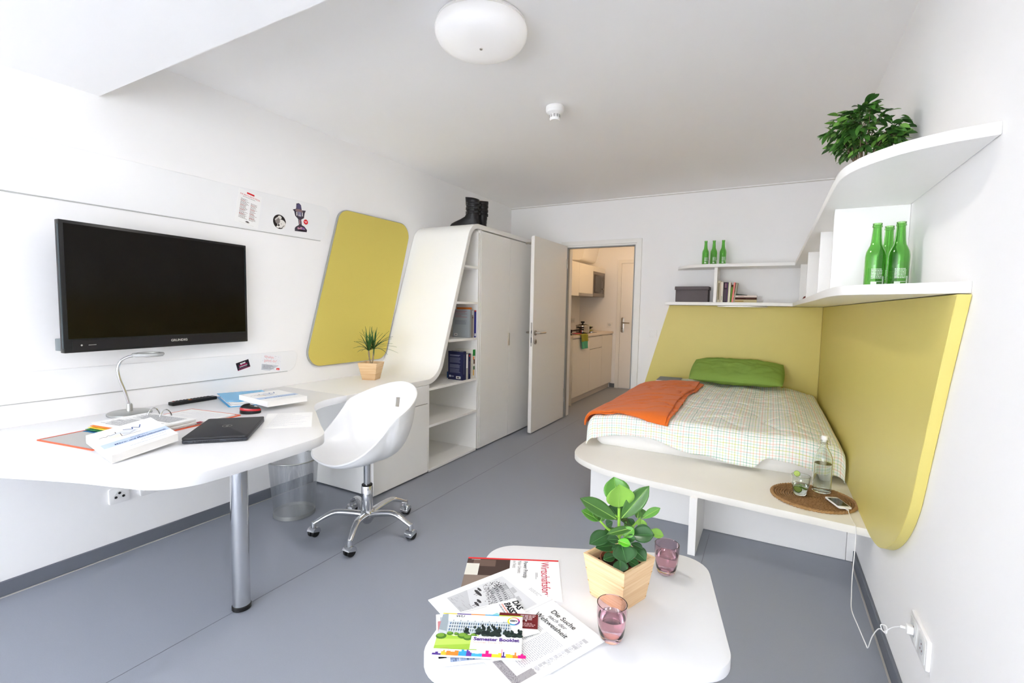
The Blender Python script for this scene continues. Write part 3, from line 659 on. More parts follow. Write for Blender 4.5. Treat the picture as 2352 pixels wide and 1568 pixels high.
# ================================================================== on the desk
# open ring binder
bi = thing('ring_binder', 'open ring binder with orange edges and thick paper stack on the desk', 'binder', (-2.39, 1.08, DT))
A = Vector((-2.175, .775, DT + .0005)); ub = Vector((-.095, .61, 0)).normalized(); vb = Vector((-ub.y, ub.x, 0)); BW, BD = .625, .335
def bpt(a, c, z=0): q = A + ub * a + vb * c; return (q.x, q.y, q.z + z)
def slab(a0, c0, a1, c1, z0, z1, jig=0): 
    b = MB(); b.add([bpt(a0, c0, z0), bpt(a1, c0, z0), bpt(a1, c1, z0), bpt(a0, c1, z0), bpt(a0, c0, z1), bpt(a1, c0, z1), bpt(a1, c1, z1), bpt(a0, c1, z1)], [(0, 3, 2, 1), (4, 5, 6, 7), (0, 1, 5, 4), (1, 2, 6, 5), (2, 3, 7, 6), (3, 0, 4, 7)]); return b
M_BGREY = mat('binder_grey', '#bdbcb9', .6); M_ORE = mat('binder_orange', '#e2633c', .5)
obj('cover', slab(0, 0, .282, BD, 0, .0025), M_BGREY, bi); obj('spine', slab(.2825, 0, .342, BD, 0, .0025), M_BGREY, bi); obj('cover', slab(.3425, 0, BW, BD, 0, .0025), M_BGREY, bi)
for a, c, a2, c2 in ((0, -.002, BW, .004), (0, BD - .004, BW, BD + .002), (-.002, 0, .004, BD), (BW - .004, 0, BW + .002, BD)):
    obj('orange_edge', slab(a, c, a2, c2, -.0002, .0042), M_ORE, bi)
for k, (c, off) in enumerate((('#2f6f9e', .030), ('#3c8f55', .022), ('#e9d84a', .012), ('#ef8a3c', .004))):
    obj('divider_sheet', slab(.175 - off, .01, .385, .325, .003 + k * .0055, .0045 + k * .0055), flatmat(c), bi)
M_PSTK = mat('paper_stack', '#eeece8', .8, spec=.15)
for k in range(5):
    z = .0046 + k * .0056
    obj('paper_stack', slab(.180 + .003 * (k % 2), .004 - .004 * (k % 3), .396 + .006 * (k % 2), .325, z + .0003, z + .0040), M_PSTK, bi)
zt = .0046 + 4 * .0056 + .0045
obj('top_sheet', slab(.178, .010, .295, .325, zt, zt + .0012), M_PAPER, bi); obj('top_sheet', slab(.297, .000, .402, .318, zt - .001, zt + .0004), M_PAPER, bi)
RB = random.Random(5)
itm = textlines(.012, .104, .272, 16, .0062, .0028, '#8d8f94', RB, .3)
sheet_print('print', itm, bpt(.293, .024, zt + .0012), vb, -ub, bi)
sheet_print('print', textlines(.012, .09, .26, 13, .0062, .0028, '#8d8f94', RB, .3), bpt(.396, .024, zt + .0006), vb, -ub, bi)
obj('loose_sheets', slab(.408, .02, .610, .315, .003, .0075), M_PAPER, bi)
itm = []
for r_ in range(21): itm += textlines(.010, .190 - r_ * .0086, .27, 1, .006, .0012, '#a9a6b4', RB, .5)
sheet_print('print', itm, bpt(.604, .024, .0077), vb, -ub, bi)
obj('red_tab', slab(.410, .012, .44, .03, .0078, .0095), flatmat('#b03a44'), bi)
for c in (.19, .27):
    q = [bpt(.395 + .030 * math.cos(s), c, .003 + .055 * math.sin(s)) for s in [PI * w_ / 14 for w_ in range(15)]]
    b = MB(); b.tube(q, .0026, 8); obj('binder_ring', b, M_CHROME, bi)

# thick textbooks
def textbook(L_, uu, vv, th, label, tilt=(0, 0), dz=0):
    L_ = Vector(L_); uu = Vector(uu); vv = Vector(vv)
    n = uu.cross(vv).normalized(); 
    t = thing('textbook', label, 'book', tuple(L_ - n * th), 'white economics textbooks')
    def slabv(a0, c0, a1, c1, d0, d1):
        b = MB(); P = lambda a, c, d: tuple(L_ + uu * a + vv * c - n * d)
        b.add([P(a0, c0, d1), P(a1, c0, d1), P(a1, c1, d1), P(a0, c1, d1), P(a0, c0, d0), P(a1, c0, d0), P(a1, c1, d0), P(a0, c1, d0)], [(0, 3, 2, 1), (4, 5, 6, 7), (0, 1, 5, 4), (1, 2, 6, 5), (2, 3, 7, 6), (3, 0, 4, 7)]); return b
    obj('cover', slabv(0, 0, 1, 1, 0, .0012), M_PAPER, t); obj('cover', slabv(0, 0, 1, 1, th - .0012, th), M_PAPER, t)
    obj('page_block', slabv(.006, .003, .992, .997, .0012, th - .0012), M_PSTK, t); obj('spine', slabv(0, 0, 1, .0025, .0012, th - .0012), M_PAPER, t)
    W_, H_ = vv.length, uu.length
    return t, n, W_, H_
def cover_print(t, o, ex, ey, W_, H_):
    # ex = reading direction, ey = up on the cover
    it = [(R4(0, H_ * .27, W_, H_ * .44), '#c3d3ea'), (circ(W_ * .42, H_ * .66, W_ * .22, 20, H_ * .10), '#dfe3ea'), (circ(W_ * .30, H_ * .62, W_ * .10, 16, H_ * .06), '#e9e4da')]
    def strokes(pts, c, wd=.0022):
        for (x0, y0), (x1, y1) in zip(pts[:-1], pts[1:]):
            d = Vector((x1 - x0, y1 - y0)); 
            if d.length < 1e-6: continue
            nn = Vector((-d.y, d.x)).normalized() * wd / 2; it.append(([(x0 - nn.x, y0 - nn.y), (x1 - nn.x, y1 - nn.y), (x1 + nn.x, y1 + nn.y), (x0 + nn.x, y0 + nn.y)], c))
    strokes([(W_ * x, H_ * y) for x, y in ((.08, .70), (.14, .72), (.17, .69), (.22, .73), (.24, .70), (.33, .73), (.34, .80))], '#56504f', .0025)
    strokes([(W_ * x, H_ * y) for x, y in ((.46, .80), (.58, .72), (.60, .80), (.68, .70), (.74, .82))], '#3f5e9c', .004)
    strokes([(W_ * x, H_ * y) for x, y in ((.38, .70), (.36, .56), (.64, .55))], '#4d4d55', .0022)
    strokes([(W_ * x, H_ * y) for x, y in ((.40, .66), (.48, .59), (.60, .66))], '#6a6a72', .0018)
    it += textlines(W_ * .5, H_ * .22, W_ * .40, 1, .006, .003, '#9fb0c8', RB, .1) + textlines(W_ * .3, H_ * .12, W_ * .60, 1, .006, .003, '#b4bccb', RB, .1)
    sheet_print('print', it, o, ex, ey, t)
    lettering('lettering', 'Grundkurs in', W_ * .05, '#3f4f74', Vector(o) + Vector(ex).normalized() * W_ * .55 + Vector(ey).normalized() * H_ * .385, ex, ey, t, align='CENTER')
    lettering('lettering', 'Mikro- und Makroökonomik', W_ * .068, '#2f4377', Vector(o) + Vector(ex).normalized() * W_ * .55 + Vector(ey).normalized() * H_ * .30, ex, ey, t, align='CENTER', bold=W_ * .0015)
L0 = Vector((-2.195, .765, .7870)); uu = Vector((.262, -.025, -.024)); vv = Vector((-.060, .236, .014))
t, n, W_, H_ = textbook(L0, uu, vv, .030, 'thick white textbook lying tilted on the ring binder')
cover_print(t, L0 + uu, vv, -uu, W_, H_)
lettering('lettering', 'Makroökonomik', .010, '#8fa6cc', L0 + uu * .30 - n * .022, uu, n, t)
L0 = Vector((-2.545, 1.555, .7805)); uu = Vector((.30, -.035, .0)); vv = Vector((.03, .215, .0))
t, n, W_, H_ = textbook(L0, uu, vv, .028, 'thick white textbook on the blue folder near the chair')
cover_print(t, L0 + uu, vv, -uu, W_, H_)

# blue folder with papers
bf = thing('blue_folder', 'translucent blue folder with papers beside the remote control', 'folder', (-2.58, 1.65, DT))
def fslab(pts, z0, z1, name, m, parent=bf):
    b = MB(); b.prism(pts, 'z', DT + z0, DT + z1); return obj(name, b, m, parent)
M_BLUE = mat('blue_plastic', '#3fa9df', .25, spec=.5)
FP = [(-2.835, 1.600), (-2.50, 1.470), (-2.385, 1.685), (-2.735, 1.815)]
fslab(FP, .0005, .0025, 'folder_back', M_BLUE)
for k in range(4): fslab([(x + (.012 + .004 * (k % 2)), y + .006 * (k % 3) - .004) for x, y in [(-2.80, 1.598), (-2.515, 1.487), (-2.41, 1.68), (-2.70, 1.80)]], .003 + k * .0043, .0066 + k * .0043, 'paper_stack', M_PSTK)
fslab([(-2.835, 1.600), (-2.56, 1.493), (-2.50, 1.53), (-2.48, 1.60), (-2.39, 1.690), (-2.735, 1.815)], .0204, .0216, 'folder_flap', M_BLUE)

# remote control
rc = thing('remote_control', 'black remote control lying against the wall behind the desk lamp', 'remote', (-2.79, 1.47, DT))
ra = math.atan2(.245, -.005)
b = MB(); b.obox((-2.790, 1.448, DT + .0004), .235, .046, .018, ra); obj('body', b, M_BLACK, rc, bevel=.004)
for i in range(11):
    for j in range(3):
        q = Vector((-2.790, 1.448, 0)) + Vector((math.cos(ra), math.sin(ra), 0)) * (-.095 + i * .018) + Vector((-math.sin(ra), math.cos(ra), 0)) * (-.013 + j * .013)
        b = MB(); b.obox((q.x, q.y, DT + .0184), .010, .008, .002, ra); obj('button', b, flatmat('#c8a23a' if (i, j) == (4, 1) else '#b0453a' if (i, j) in ((0, 2), (4, 0)) else '#3c3c3f'), rc)

# laptop
lp_ = thing('laptop', 'closed black laptop lying on the front of the desk', 'laptop', (-2.02, 1.165, DT))
ux = Vector((.168, .170, 0)).normalized(); uy = Vector((-ux.y, ux.x, 0)); LO = Vector((-1.988, .982, DT))
LM = Matrix(((ux.x, uy.x, 0, LO.x), (ux.y, uy.y, 0, LO.y), (0, 0, 1, LO.z), (0, 0, 0, 1)))
LWD, LDP = .230, .335
# the narrow side with the vents faces the desk edge
b = MB(); b.prism(rrect(0, 0, LWD, LDP, .010, 4), 'z', .003, .015); base_ = obj('base', b, mat('laptop_base', '#3b3e46', .45, .2), lp_, bevel=.0015, xf=LM)
b = MB(); b.prism(rrect(.0, .0, LWD, LDP, .010, 4), 'z', .0158, .0255); lid_ = obj('lid', b, mat('laptop_lid', '#26262a', .55, var=.05, scale=90, bump=.1, bscale=500), lp_, bevel=.002, xf=LM)
for k in range(14):
    b = MB(); b.box(0.050 + k * .006, -.0008, .006, 0.053 + k * .006, .0004, .013); obj('vent_slot', b, M_BLACKM, base_, xf=LM)
b = MB(); b.box(.155, -.0008, .008, .215, .0004, .0100); obj('card_slot', b, M_BLACKM, base_, xf=LM)
b = MB(); b.box(.012, -.0008, .0075, .022, .0004, .011); obj('lock_slot', b, M_BLACKM, base_, xf=LM)
b = MB(); b.lathe([(.003, 0), (.003, .001)], (0, 0, 0), 12); obj('power_jack', b, M_BLACKM, base_, xf=LM @ Matrix.Translation((.042, -.0006, .009)) @ Matrix.Rotation(-PI / 2, 4, 'X'))
b = MB(); b.tube([(0.115 + .018 * math.cos(2 * PI * k / 28), .175 + .018 * math.sin(2 * PI * k / 28), .0257) for k in range(28)], .0008, 6, closed=True); obj('emblem_ring', b, M_STEEL, lid_, xf=LM)
b = text_mb('DELL', .011, bold=.0004, align='CENTER'); b.v = [(.115 - p[1] + .004, .175 + p[0], .0258) for p in b.v]; obj('lettering', b, M_STEEL, lid_, recalc=False, smooth=0, xf=LM)
for x, y in ((.02, .02), (LWD - .02, .02), (.02, LDP - .02), (LWD - .02, LDP - .02)):
    b = MB(); b.lathe([(.008, 0.0003), (.008, .003)], (x, y, 0), 12); obj('rubber_foot', b, M_BLACKM, base_, xf=LM)

# mouse
mo_ = thing('computer_mouse', 'small black and red computer mouse behind the laptop', 'mouse', (-2.283, 1.45, DT))
ma = math.radians(38); MM = Matrix.Translation((-2.283, 1.452, DT + .0004)) @ Matrix.Rotation(ma, 4, 'Z')
def mouse_ring(s, sc=1.0, zsc=1.0):
    return [[(.050 * math.cos(q) * r * sc, .031 * math.sin(q) * r * sc * (1 - .08 * math.cos(q)), z * zsc * (1 - .18 * math.cos(q) * (z > .01))) for q in [2 * PI * k / 28 for k in range(28)]] for r, z in s]
b = MB(); b.ringstack(mouse_ring([(.9, 0), (.98, .002), (1, .008), (.97, .016)])); obj('base', b, M_BLACK, mo_, xf=MM)
b = MB(); b.ringstack(mouse_ring([(.97, .016), (1.0, .018), (.98, .024), (.93, .028)])); obj('red_band', b, mat('mouse_red', '#b8101f', .18, spec=.6, coat=.5), mo_, xf=MM)
b = MB(); b.ringstack(mouse_ring([(.93, .028), (.82, .034), (.6, .039), (.3, .0415), (.05, .042)])); obj('top_shell', b, M_BLACK, mo_, xf=MM)
b = MB(); b.lathe([(.003, -.004), (.007, -.004), (.007, .004), (.003, .004)], seg=16); obj('scroll_wheel', b, mat('rubber_grey'), mo_, xf=MM @ Matrix.Translation((.026, 0, .033)) @ Matrix.Rotation(PI / 2, 4, 'X'))

# handwritten sheet at the desk corner
ns = thing('note_paper', 'loose handwritten white sheet at the desk corner by the chair', 'paper', (-2.0, 1.46, DT))
NP = [(-2.200, 1.488), (-1.948, 1.288), (-1.803, 1.432), (-2.045, 1.632)]
b = MB(); b.prism(NP, 'z', DT + .0004, DT + .0010); obj('sheet', b, M_PAPER, ns)
o = Vector((NP[1][0], NP[1][1], DT + .0011)); e1 = (Vector(NP[2]) - Vector(NP[1])).to_3d(); e2 = (Vector(NP[0]) - Vector(NP[1])).to_3d()
it = []
for r_ in range(16):
    it += textlines(.012, .30 - r_ * .0172, .17, 1, .006, .0018, '#b3b1c4', RB, .6)
sheet_print('print', it, o, e1, e2 - e1 * (e2.dot(e1) / e1.dot(e1)), ns)

# dracaena in a bamboo pot
def wood_mat(name, c1, c2, scale=18.):
    if name in MATS: return MATS[name]
    m = bpy.data.materials.new(name); m.use_nodes = True; MATS[name] = m; nt = m.node_tree; b = nt.nodes['Principled BSDF']; b.inputs['Roughness'].default_value = .5
    tc = nt.nodes.new('ShaderNodeTexCoord'); mp = nt.nodes.new('ShaderNodeMapping'); mp.inputs['Scale'].default_value = (3, 3, 90); nt.links.new(tc.outputs['Object'], mp.inputs['Vector'])
    n = nt.nodes.new('ShaderNodeTexNoise'); n.inputs['Scale'].default_value = scale / 10; n.inputs['Detail'].default_value = 6; nt.links.new(mp.outputs['Vector'], n.inputs['Vector'])
    cr = nt.nodes.new('ShaderNodeValToRGB'); cr.color_ramp.elements[0].position = .35; cr.color_ramp.elements[1].position = .68
    cr.color_ramp.elements[0].color = lin(c1); cr.color_ramp.elements[1].color = lin(c2); nt.links.new(n.outputs['Fac'], cr.inputs['Fac']); nt.links.new(cr.outputs['Color'], b.inputs['Base Color'])
    return m
M_BAMB = wood_mat('bamboo', '#dfb888', '#eed0a6')
M_SOIL = mat('potting_soil', '#2e1f17', .95, spec=.1, var=.4, scale=120, bump=1.0, bscale=150)
def bamboo_pot(t, c, base, top, hgt, ang, th=.009):
    """square tapered pot: four boards with joints, a bottom and soil"""
    M = Matrix.Translation(c) @ Matrix.Rotation(ang, 4, 'Z')
    for k in range(4):
        R = M @ Matrix.Rotation(k * PI / 2, 4, 'Z'); h0, h1 = base / 2, top / 2
        b = MB(); i0, i1 = h0 - th, h1 - th
        b.add([(-h0, -h0, 0), (h0, -h0, 0), (i0, -i0, 0), (-i0, -i0, 0), (-h1, -h1, hgt), (h1, -h1, hgt), (i1, -i1, hgt), (-i1, -i1, hgt)], [(0, 1, 5, 4), (2, 3, 7, 6), (3, 0, 4, 7), (1, 2, 6, 5), (4, 5, 6, 7), (0, 3, 2, 1)])
        obj('pot_board', b, M_BAMB, t, bevel=.0006, bseg=1, xf=R)
        for q in range(int(hgt / .018)):                 # finger joints at the corner
            z = .006 + q * .018; 
            if q % 2: continue
            f = z / hgt; hh = h0 + (h1 - h0) * f
            b = MB(); b.box(hh - .0055, -hh - .0004, z, hh + .0004, -hh + .004, z + .010); obj('corner_joint', b, mat('bamboo_end', '#c99b63', .6), t, xf=R)
    b = MB(); zz = hgt * .80; s = (base + (top - base) * .8) / 2 - th - .0005
    b.grid(10, 10, lambda x, y: (s * (2 * x - 1), s * (2 * y - 1), zz + .006 * math.sin(9 * x + 3) * math.cos(8 * y) if 0 < x < 1 and 0 < y < 1 else zz - .004)); obj('soil', b, M_SOIL, t, xf=M, recalc=False)
    b = MB(); b.box(-base / 2 + th, -base / 2 + th, .0005, base / 2 - th, base / 2 - th, .006); obj('pot_bottom', b, M_BAMB, t, xf=M)
dr = thing('potted_dracaena', 'small spiky dracaena in a bamboo pot below the yellow pinboard', 'plant', (-2.615, 2.605, DT))
bamboo_pot(dr, (-2.615, 2.610, DT + .0005), .098, .148, .128, math.radians(22), .008)
M_TRUNK = mat('dracaena_trunk', '#9c8a6f', .8, var=.3, scale=60)
M_BLADE = mat('dracaena_leaf', '#3f6a32', .4, spec=.4, var=.35, scale=25)
tops = []
for dx, dy, hh in ((-.012, -.014, .165), (.012, .016, .178)):
    q = catmull([(-2.615, 2.610, DT + .10), (-2.615 + dx * .6, 2.610 + dy * .6, DT + .15), (-2.615 + dx, 2.610 + dy, DT + .05 + hh)], 5)
    b = MB(); b.tube(q, [.0062 + .0012 * math.sin(4 * k) for k in range(len(q))], 10); obj('trunk', b, M_TRUNK, dr); tops.append(Vector(q[-1]))
rl = random.Random(11)
for tp in tops:
    for k in range(34):
        az = rl.uniform(0, 2 * PI); el = rl.uniform(.12, 1.5) if k > 5 else rl.uniform(1.1, 1.5); ln = rl.uniform(.13, .215); dr_ = .045 * (1.5 - el) + rl.uniform(0, .025)
        d = Vector((math.cos(az) * math.cos(el), math.sin(az) * math.cos(el), math.sin(el))); side = d.cross(Vector((0, 0, 1))).normalized(); nn = side.cross(d)
        b = MB(); NS = 6; vs = []
        for s in range(NS + 1):
            f = s / NS; p = tp + d * (ln * f) + Vector((0, 0, -dr_ * f * f)); wd = .0068 * (1 - f) ** .6 * (0.55 + 1.2 * min(f, .35)) + .0002
            vs += [p - side * wd + nn * .0012, p - nn * .0006, p + side * wd + nn * .0012]
        fs = []
        for s in range(NS): o3 = s * 3; fs += [(o3, o3 + 1, o3 + 4, o3 + 3), (o3 + 1, o3 + 2, o3 + 5, o3 + 4)]
        b.add(vs, fs); obj('leaf', b, M_BLADE, dr, recalc=False, smooth=60)
# ================================================================== coffee table and what lies on it
CT = .480
ct = thing('coffee_table', 'low white coffee table with rounded tapering top in the foreground', 'table', (-.41, 1.20, 0))
b = MB(); b.prism(roundpoly([(-.663, .749), (-.030, 1.139), (-.152, 1.648), (-.786, 1.356)], [.085, .085, .095, .095], 10), 'z', CT - .030, CT); obj('table_top', b, M_LAMD, ct, bevel=.0025, bseg=2, smooth=30)
b = MB(); b.lathe([(.032, .012), (.030, .02), (.030, CT - .035)], (-.41, 1.20, 0), 28); obj('pedestal', b, M_CHROME, ct)
b = MB(); b.lathe([(.21, 0), (.215, .003), (.21, .010), (.06, .016), (.034, .022)], (-.41, 1.20, .0002), 48); obj('foot_plate', b, M_STEEL, ct)
b = MB(); b.lathe([(.09, CT - .036), (.09, CT - .0304)], (-.41, 1.20, 0), 28); obj('mounting_plate', b, M_STEEL, ct)
RT = random.Random(21)
def paper_thing(name, label, cat, o, ex, ey, w_, h_, z0, z1, m=M_PAPER, part='pages'):
    ex = Vector((ex[0], ex[1], 0)).normalized(); ey = Vector((-ex.y, ex.x, 0)); o = Vector((o[0], o[1], 0))
    t = thing(name, label, cat, tuple(o + ex * w_ / 2 + ey * h_ / 2 + Vector((0, 0, z0))))
    q = [o, o + ex * w_, o + ex * w_ + ey * h_, o + ey * h_]
    b = MB(); b.prism([(p.x, p.y) for p in q], 'z', z0, z1); obj(part, b, m, t, smooth=0)
    return t, o + Vector((0, 0, z1)), ex, ey
# magazine with red spine; reads downwards in the picture
e1 = Vector((.258, .127, 0)).normalized(); e2 = Vector((e1.y, -e1.x, 0))
t, o, ex, ey = paper_thing('magazine', 'closed magazine with red spine under the open black and white magazine', 'magazine', (-.815, 1.235), e2, None, .212, .288, CT + .0003, CT + .0030)
it = [(R4(0, 0, .008, .288), '#dd2f31'), (R4(.008, 0, .10, .135), '#4a3a34'), (R4(.012, .02, .05, .09), '#6d5a50'), (R4(.036, .0, .12, .040), '#dcd9cd'), (R4(.10, 0, .212, .10), '#8a7a6e'), (R4(.011, .012, .013, .04), '#d8d4cc')]
it += [(R4(.075, .215, .11, .2165), '#8a8a8a'), (R4(.075, .2185, .10, .220), '#8a8a8a')]
sheet_print('print', it, o, ex, ey, t)
lettering('lettering', 'Wirtschaftsforum', .036, '#cf3550', o + ex * .015 + ey * .232, ex, ey, t, sx=.78)
lettering('lettering', 'Power Prinzip', .019, '#3a3638', o + ex * .014 + ey * .178, ex, ey, t, sx=.85)
lettering('lettering', 'Mehr Umsatz\nim Netz', .016, '#8d8788', o + ex * .012 + ey * .160, ex, ey, t, sx=.8)
# open magazine
ex0 = Vector((.357, -.165, 0)).normalized()
t, o, ex, ey = paper_thing('open_magazine', 'open magazine with black and white engraving and a German headline', 'magazine', (-.783, .990), ex0, None, .390, .278, CT + .0034, CT + .0056)
b = MB(); q = [o + ex * .1945 + ey * s for s in (0, .278)]; b.add([q[0] - ex * .0006 + Vector((0, 0, .0002)), q[0] + ex * .0006 + Vector((0, 0, .0002)), q[1] + ex * .0006 + Vector((0, 0, .0002)), q[1] - ex * .0006 + Vector((0, 0, .0002))], [(0, 1, 2, 3)]); obj('fold_line', b, flatmat('#c9cbcf'), t, recalc=False, smooth=0)
# engraving on the left page: a large palace with trees on a square
it = [(R4(.022, .045, .186, .232), '#d9dadb')]
it += [([(.022, .045), (.186, .045), (.186, .090), (.10, .075), (.022, .11)], '#c3c4c6')]
def quadl(x0, y0, x1, y1, wd, c):
    d = Vector((x1 - x0, y1 - y0)); nn = Vector((-d.y, d.x)).normalized() * wd / 2; it.append(([(x0 - nn.x, y0 - nn.y), (x1 - nn.x, y1 - nn.y), (x1 + nn.x, y1 + nn.y), (x0 + nn.x, y0 + nn.y)], c))
it += [([(.060, .218), (.150, .200), (.180, .165), (.184, .112), (.160, .105), (.085, .150), (.055, .170)], '#c9cacb')]
it += [([(.060, .218), (.085, .213), (.080, .155), (.055, .170)], '#b3b4b6'), ([(.085, .226), (.110, .222), (.112, .208), (.086, .213)], '#bcbdbf'), ([(.128, .213), (.150, .208), (.152, .197), (.128, .203)], '#bcbdbf')]
for r_ in range(3):
    for k in range(15):
        f = k / 14; x = .060 + .112 * f; y = .196 - .052 * f * f - r_ * .017 + (.0 if f > .2 else .004)
        it.append((R4(x, y - .009, x + .0032, y), '#5d5c60'))
for k in range(16): f = k / 15; quadl(.058 + .12 * f, .180 - .05 * f * f, .060 + .12 * f, .212 - .052 * f * f, .0006, '#77767a')
for k in range(4): quadl(.058, .171 + k * .015, .12, .158 + k * .015, .0008, '#6b6a6d'); quadl(.12, .158 + k * .015, .18, .116 + k * .014, .0008, '#6b6a6d')
for k in range(300):
    x = RT.uniform(.028, .150); y = .168 - .42 * (x - .03) + RT.gauss(0, .006)
    if y > .05: it.append((circ(x, y, RT.uniform(.0007, .0019), 6), RT.choice(['#6a686b', '#7f7d80', '#9b999c'])))
for k in range(90): it.append((circ(.048 + RT.gauss(0, .010), .192 + RT.gauss(0, .010), RT.uniform(.0008, .002), 6), RT.choice(['#4b494c', '#656366'])))
for cxx, cyy, rx, ry in ((.052, .128, .018, .005), (.085, .110, .010, .004), (.040, .140, .010, .0035), (.092, .098, .011, .004)): it += [(circ(cxx, cyy, rx, 12, ry), '#3e3c3f'), (R4(cxx - .001, cyy - .014, cxx + .001, cyy), '#4a484b'), (R4(cxx + .006, cyy - .012, cxx + .0075, cyy), '#4a484b')]
for k in range(70): x = RT.uniform(.024, .165); y = RT.uniform(.047, .085); quadl(x, y, x + RT.uniform(.006, .016), y + RT.uniform(-.002, .003), .0006, '#96959a')
it += textlines(.118, .266, .05, 3, .0042, .0014, '#9d9ca0', RT, .3)
# right page: headline block, columns and a frieze of small pictures
it += textlines(.212, .180, .066, 24, .0052, .0016, '#bdbec4', RT, .08) + textlines(.284, .180, .062, 24, .0052, .0016, '#bdbec4', RT, .08)
it += [(R4(.290, .014, .374, .034), '#a5a0a3'), (R4(.355, .014, .374, .075), '#aaa6a8')]
for k in range(14): y = .080 + k * .0115; it.append((R4(.356, y, .364 + .008 * RT.random(), y + .0095), RT.choice(['#d6d5d7', '#dededf', '#c9c8ca'])))
for k in range(150): it.append((circ(RT.uniform(.292, .372), RT.uniform(.016, .033), .0010, 5), '#7d7a7e'))
for k in range(90): it.append((circ(RT.uniform(.357, .372), RT.uniform(.03, .23), .0009, 5), '#8d8a8e'))
sheet_print('print', it, o, ex, ey, t, lift=.0003)
lettering('lettering', 'Die Suche', .0225, '#2a2a2c', o + ex * .276 + ey * .238, ex, ey, t, align='CENTER', lift=.0016, sx=.95)
lettering('lettering', 'nach der', .0180, '#6c6c70', o + ex * .274 + ey * .220, ex, ey, t, align='CENTER', lift=.0016, shear=.2)
lettering('lettering', 'Weltweisheit', .0225, '#2a2a2c', o + ex * .272 + ey * .199, ex, ey, t, align='CENTER', lift=.0016, sx=.95)
# leaflets in the pile
e1 = Vector((.101, .131, 0)).normalized(); e2 = Vector((e1.y, -e1.x, 0))
t, o, ex, ey = paper_thing('leaflet', 'white leaflet with bold black words sticking out above the booklet', 'leaflet', (-.690, .962), e2, None, .148, .185, CT + .0100, CT + .0112)
it = [([(.03, .04), (.045, .05), (.06, .09), (.05, .12), (.04, .115), (.045, .09), (.032, .06)], '#8fd3d6'), (circ(.05, .085, .012, 14, .02), '#9ad9dc'), (circ(.052, .085, .006, 12, .012), '#f4f4f2'), ([(.05, .05), (.075, .06), (.08, .11), (.07, .12)], '#7f93c4'), (R4(.004, .004, .007, .10), '#d9d9d9'), (R4(.006, .018, .010, .024), '#ef8f5a'),
      (circ(.085, .165, .02, 14, .012), '#8a2f3a')]
it += textlines(.010, .143, .09, 1, .01, .004, '#e79a8a', RT, .1) + textlines(.010, .136, .09, 1, .01, .004, '#a9a9ad', RT, .1) + textlines(.010, .151, .09, 1, .01, .004, '#8f8f93', RT, .1)
sheet_print('print', it, o, ex, ey, t)
lettering('lettering', 'DAS\nPASST', .024, '#232325', o + ex * .012 + ey * .170, ex, ey, t, bold=.0008, sx=.85)
t, o, ex, ey = paper_thing('magazine', 'white magazine with coloured picture edge under the semester booklet', 'magazine', (-.612, .806), (.785, .620), None, .190, .178, CT + .0062, CT + .0096)
it = [(R4(.004, .05, .030, .150), '#c9868a'), (R4(.004, .02, .022, .11), '#2f2d33'), (circ(.018, .085, .010, 14, .035), '#e8e8ea'), (R4(.010, .150, .05, .165), '#b9bcc4'), (R4(.03, .006, .12, .020), '#8fa3c4'), (R4(.12, .006, .17, .016), '#c8ced8')]
for k in range(20): it.append((R4(.032 + k * .0045, .007, .0345 + k * .0045, .010 + RT.random() * .010), RT.choice(['#5c6a8a', '#aab6cc', '#e0e4ea'])))
sheet_print('print', it, o, ex, ey, t)
lettering('lettering', 'MUTIG', .013, '#77767a', o + ex * .034 + ey * .16, -ey, ex, t)
t, o, ex, ey = paper_thing('postcard', 'dark red card with white print sticking out right of the booklet', 'card', (-.560, .983), (.105, .047), None, .100, .055, CT + .0116, CT + .0121, m=flatmat('#6e1f22'), part='card')
it = [(R4(.0, k * .005, .100, k * .005 + .0012), '#8a3030') for k in range(11)] + textlines(.055, .050, .040, 4, .0052, .0022, '#e9dcdc', RT, .3) + textlines(.055, .020, .040, 3, .0052, .0022, '#d9b0b0', RT, .3) + [(circ(.070, .028, .0022, 8), '#ffffff')]
sheet_print('print', it, o, ex, ey, t)
t, o, ex, ey = paper_thing('flyer', 'black and white flyer with a building photo right of the booklet', 'leaflet', (-.560, .900), (.098, .052), None, .095, .075, CT + .0098, CT + .0103, part='sheet')
it = [(R4(.05, .004, .092, .050), '#35343a')] + [(R4(.053 + k * .007, .006, .057 + k * .007, .030), '#d4d4d8') for k in range(6)] + [(R4(.052, .036 + k * .004, .09, .0375 + k * .004), '#b5b5ba') for k in range(3)] + [(R4(.02, .055, .09, .072), '#e3e3e6')]
sheet_print('print', it, o, ex, ey, t)
# semester booklet on top
t, o, ex, ey = paper_thing('booklet', 'colourful landscape booklet with palace photo on top of the pile', 'booklet', (-.638, .820), (.18, .089), None, .204, .148, CT + .0124, CT + .0165)
it = []
for k, c in enumerate(('#f0d93a', '#5b3f95', '#f0913a', '#3ea9dc', '#b9d23a')): it.append((R4(.036 * k + .0, .1445, .036 * (k + 1) + .024 * (k == 4), .148), c))
it += [(R4(.0, .030, .185, .1185), '#cfd6da'), (R4(.0, .1185, .204, .1440), '#fbfbfb'), (R4(.150, .030, .204, .1185), '#eef1f2')]
it += [([(.020, .075), (.020, .118), (.150, .120), (.175, .126), (.178, .075)], '#bcc6cb'), ([(.0, .085), (.0, .142), (.014, .146), (.018, .118), (.02, .080)], '#9fabb2')]
for r_ in range(3):
    for k in range(26):
        x = .024 + k * .0058; it.append((R4(x, .083 + r_ * .0115, x + .0030, .090 + r_ * .0115), '#6e7b86' if k % 4 else '#4b6f94'))
for k in range(27): x = .022 + k * .0058; it.append((R4(x, .078, x + .001, .118), '#e4e9ea'))
for y in (.092, .1035, .1155): it.append((R4(.02, y, .178, y + .0012), '#eceff0'))
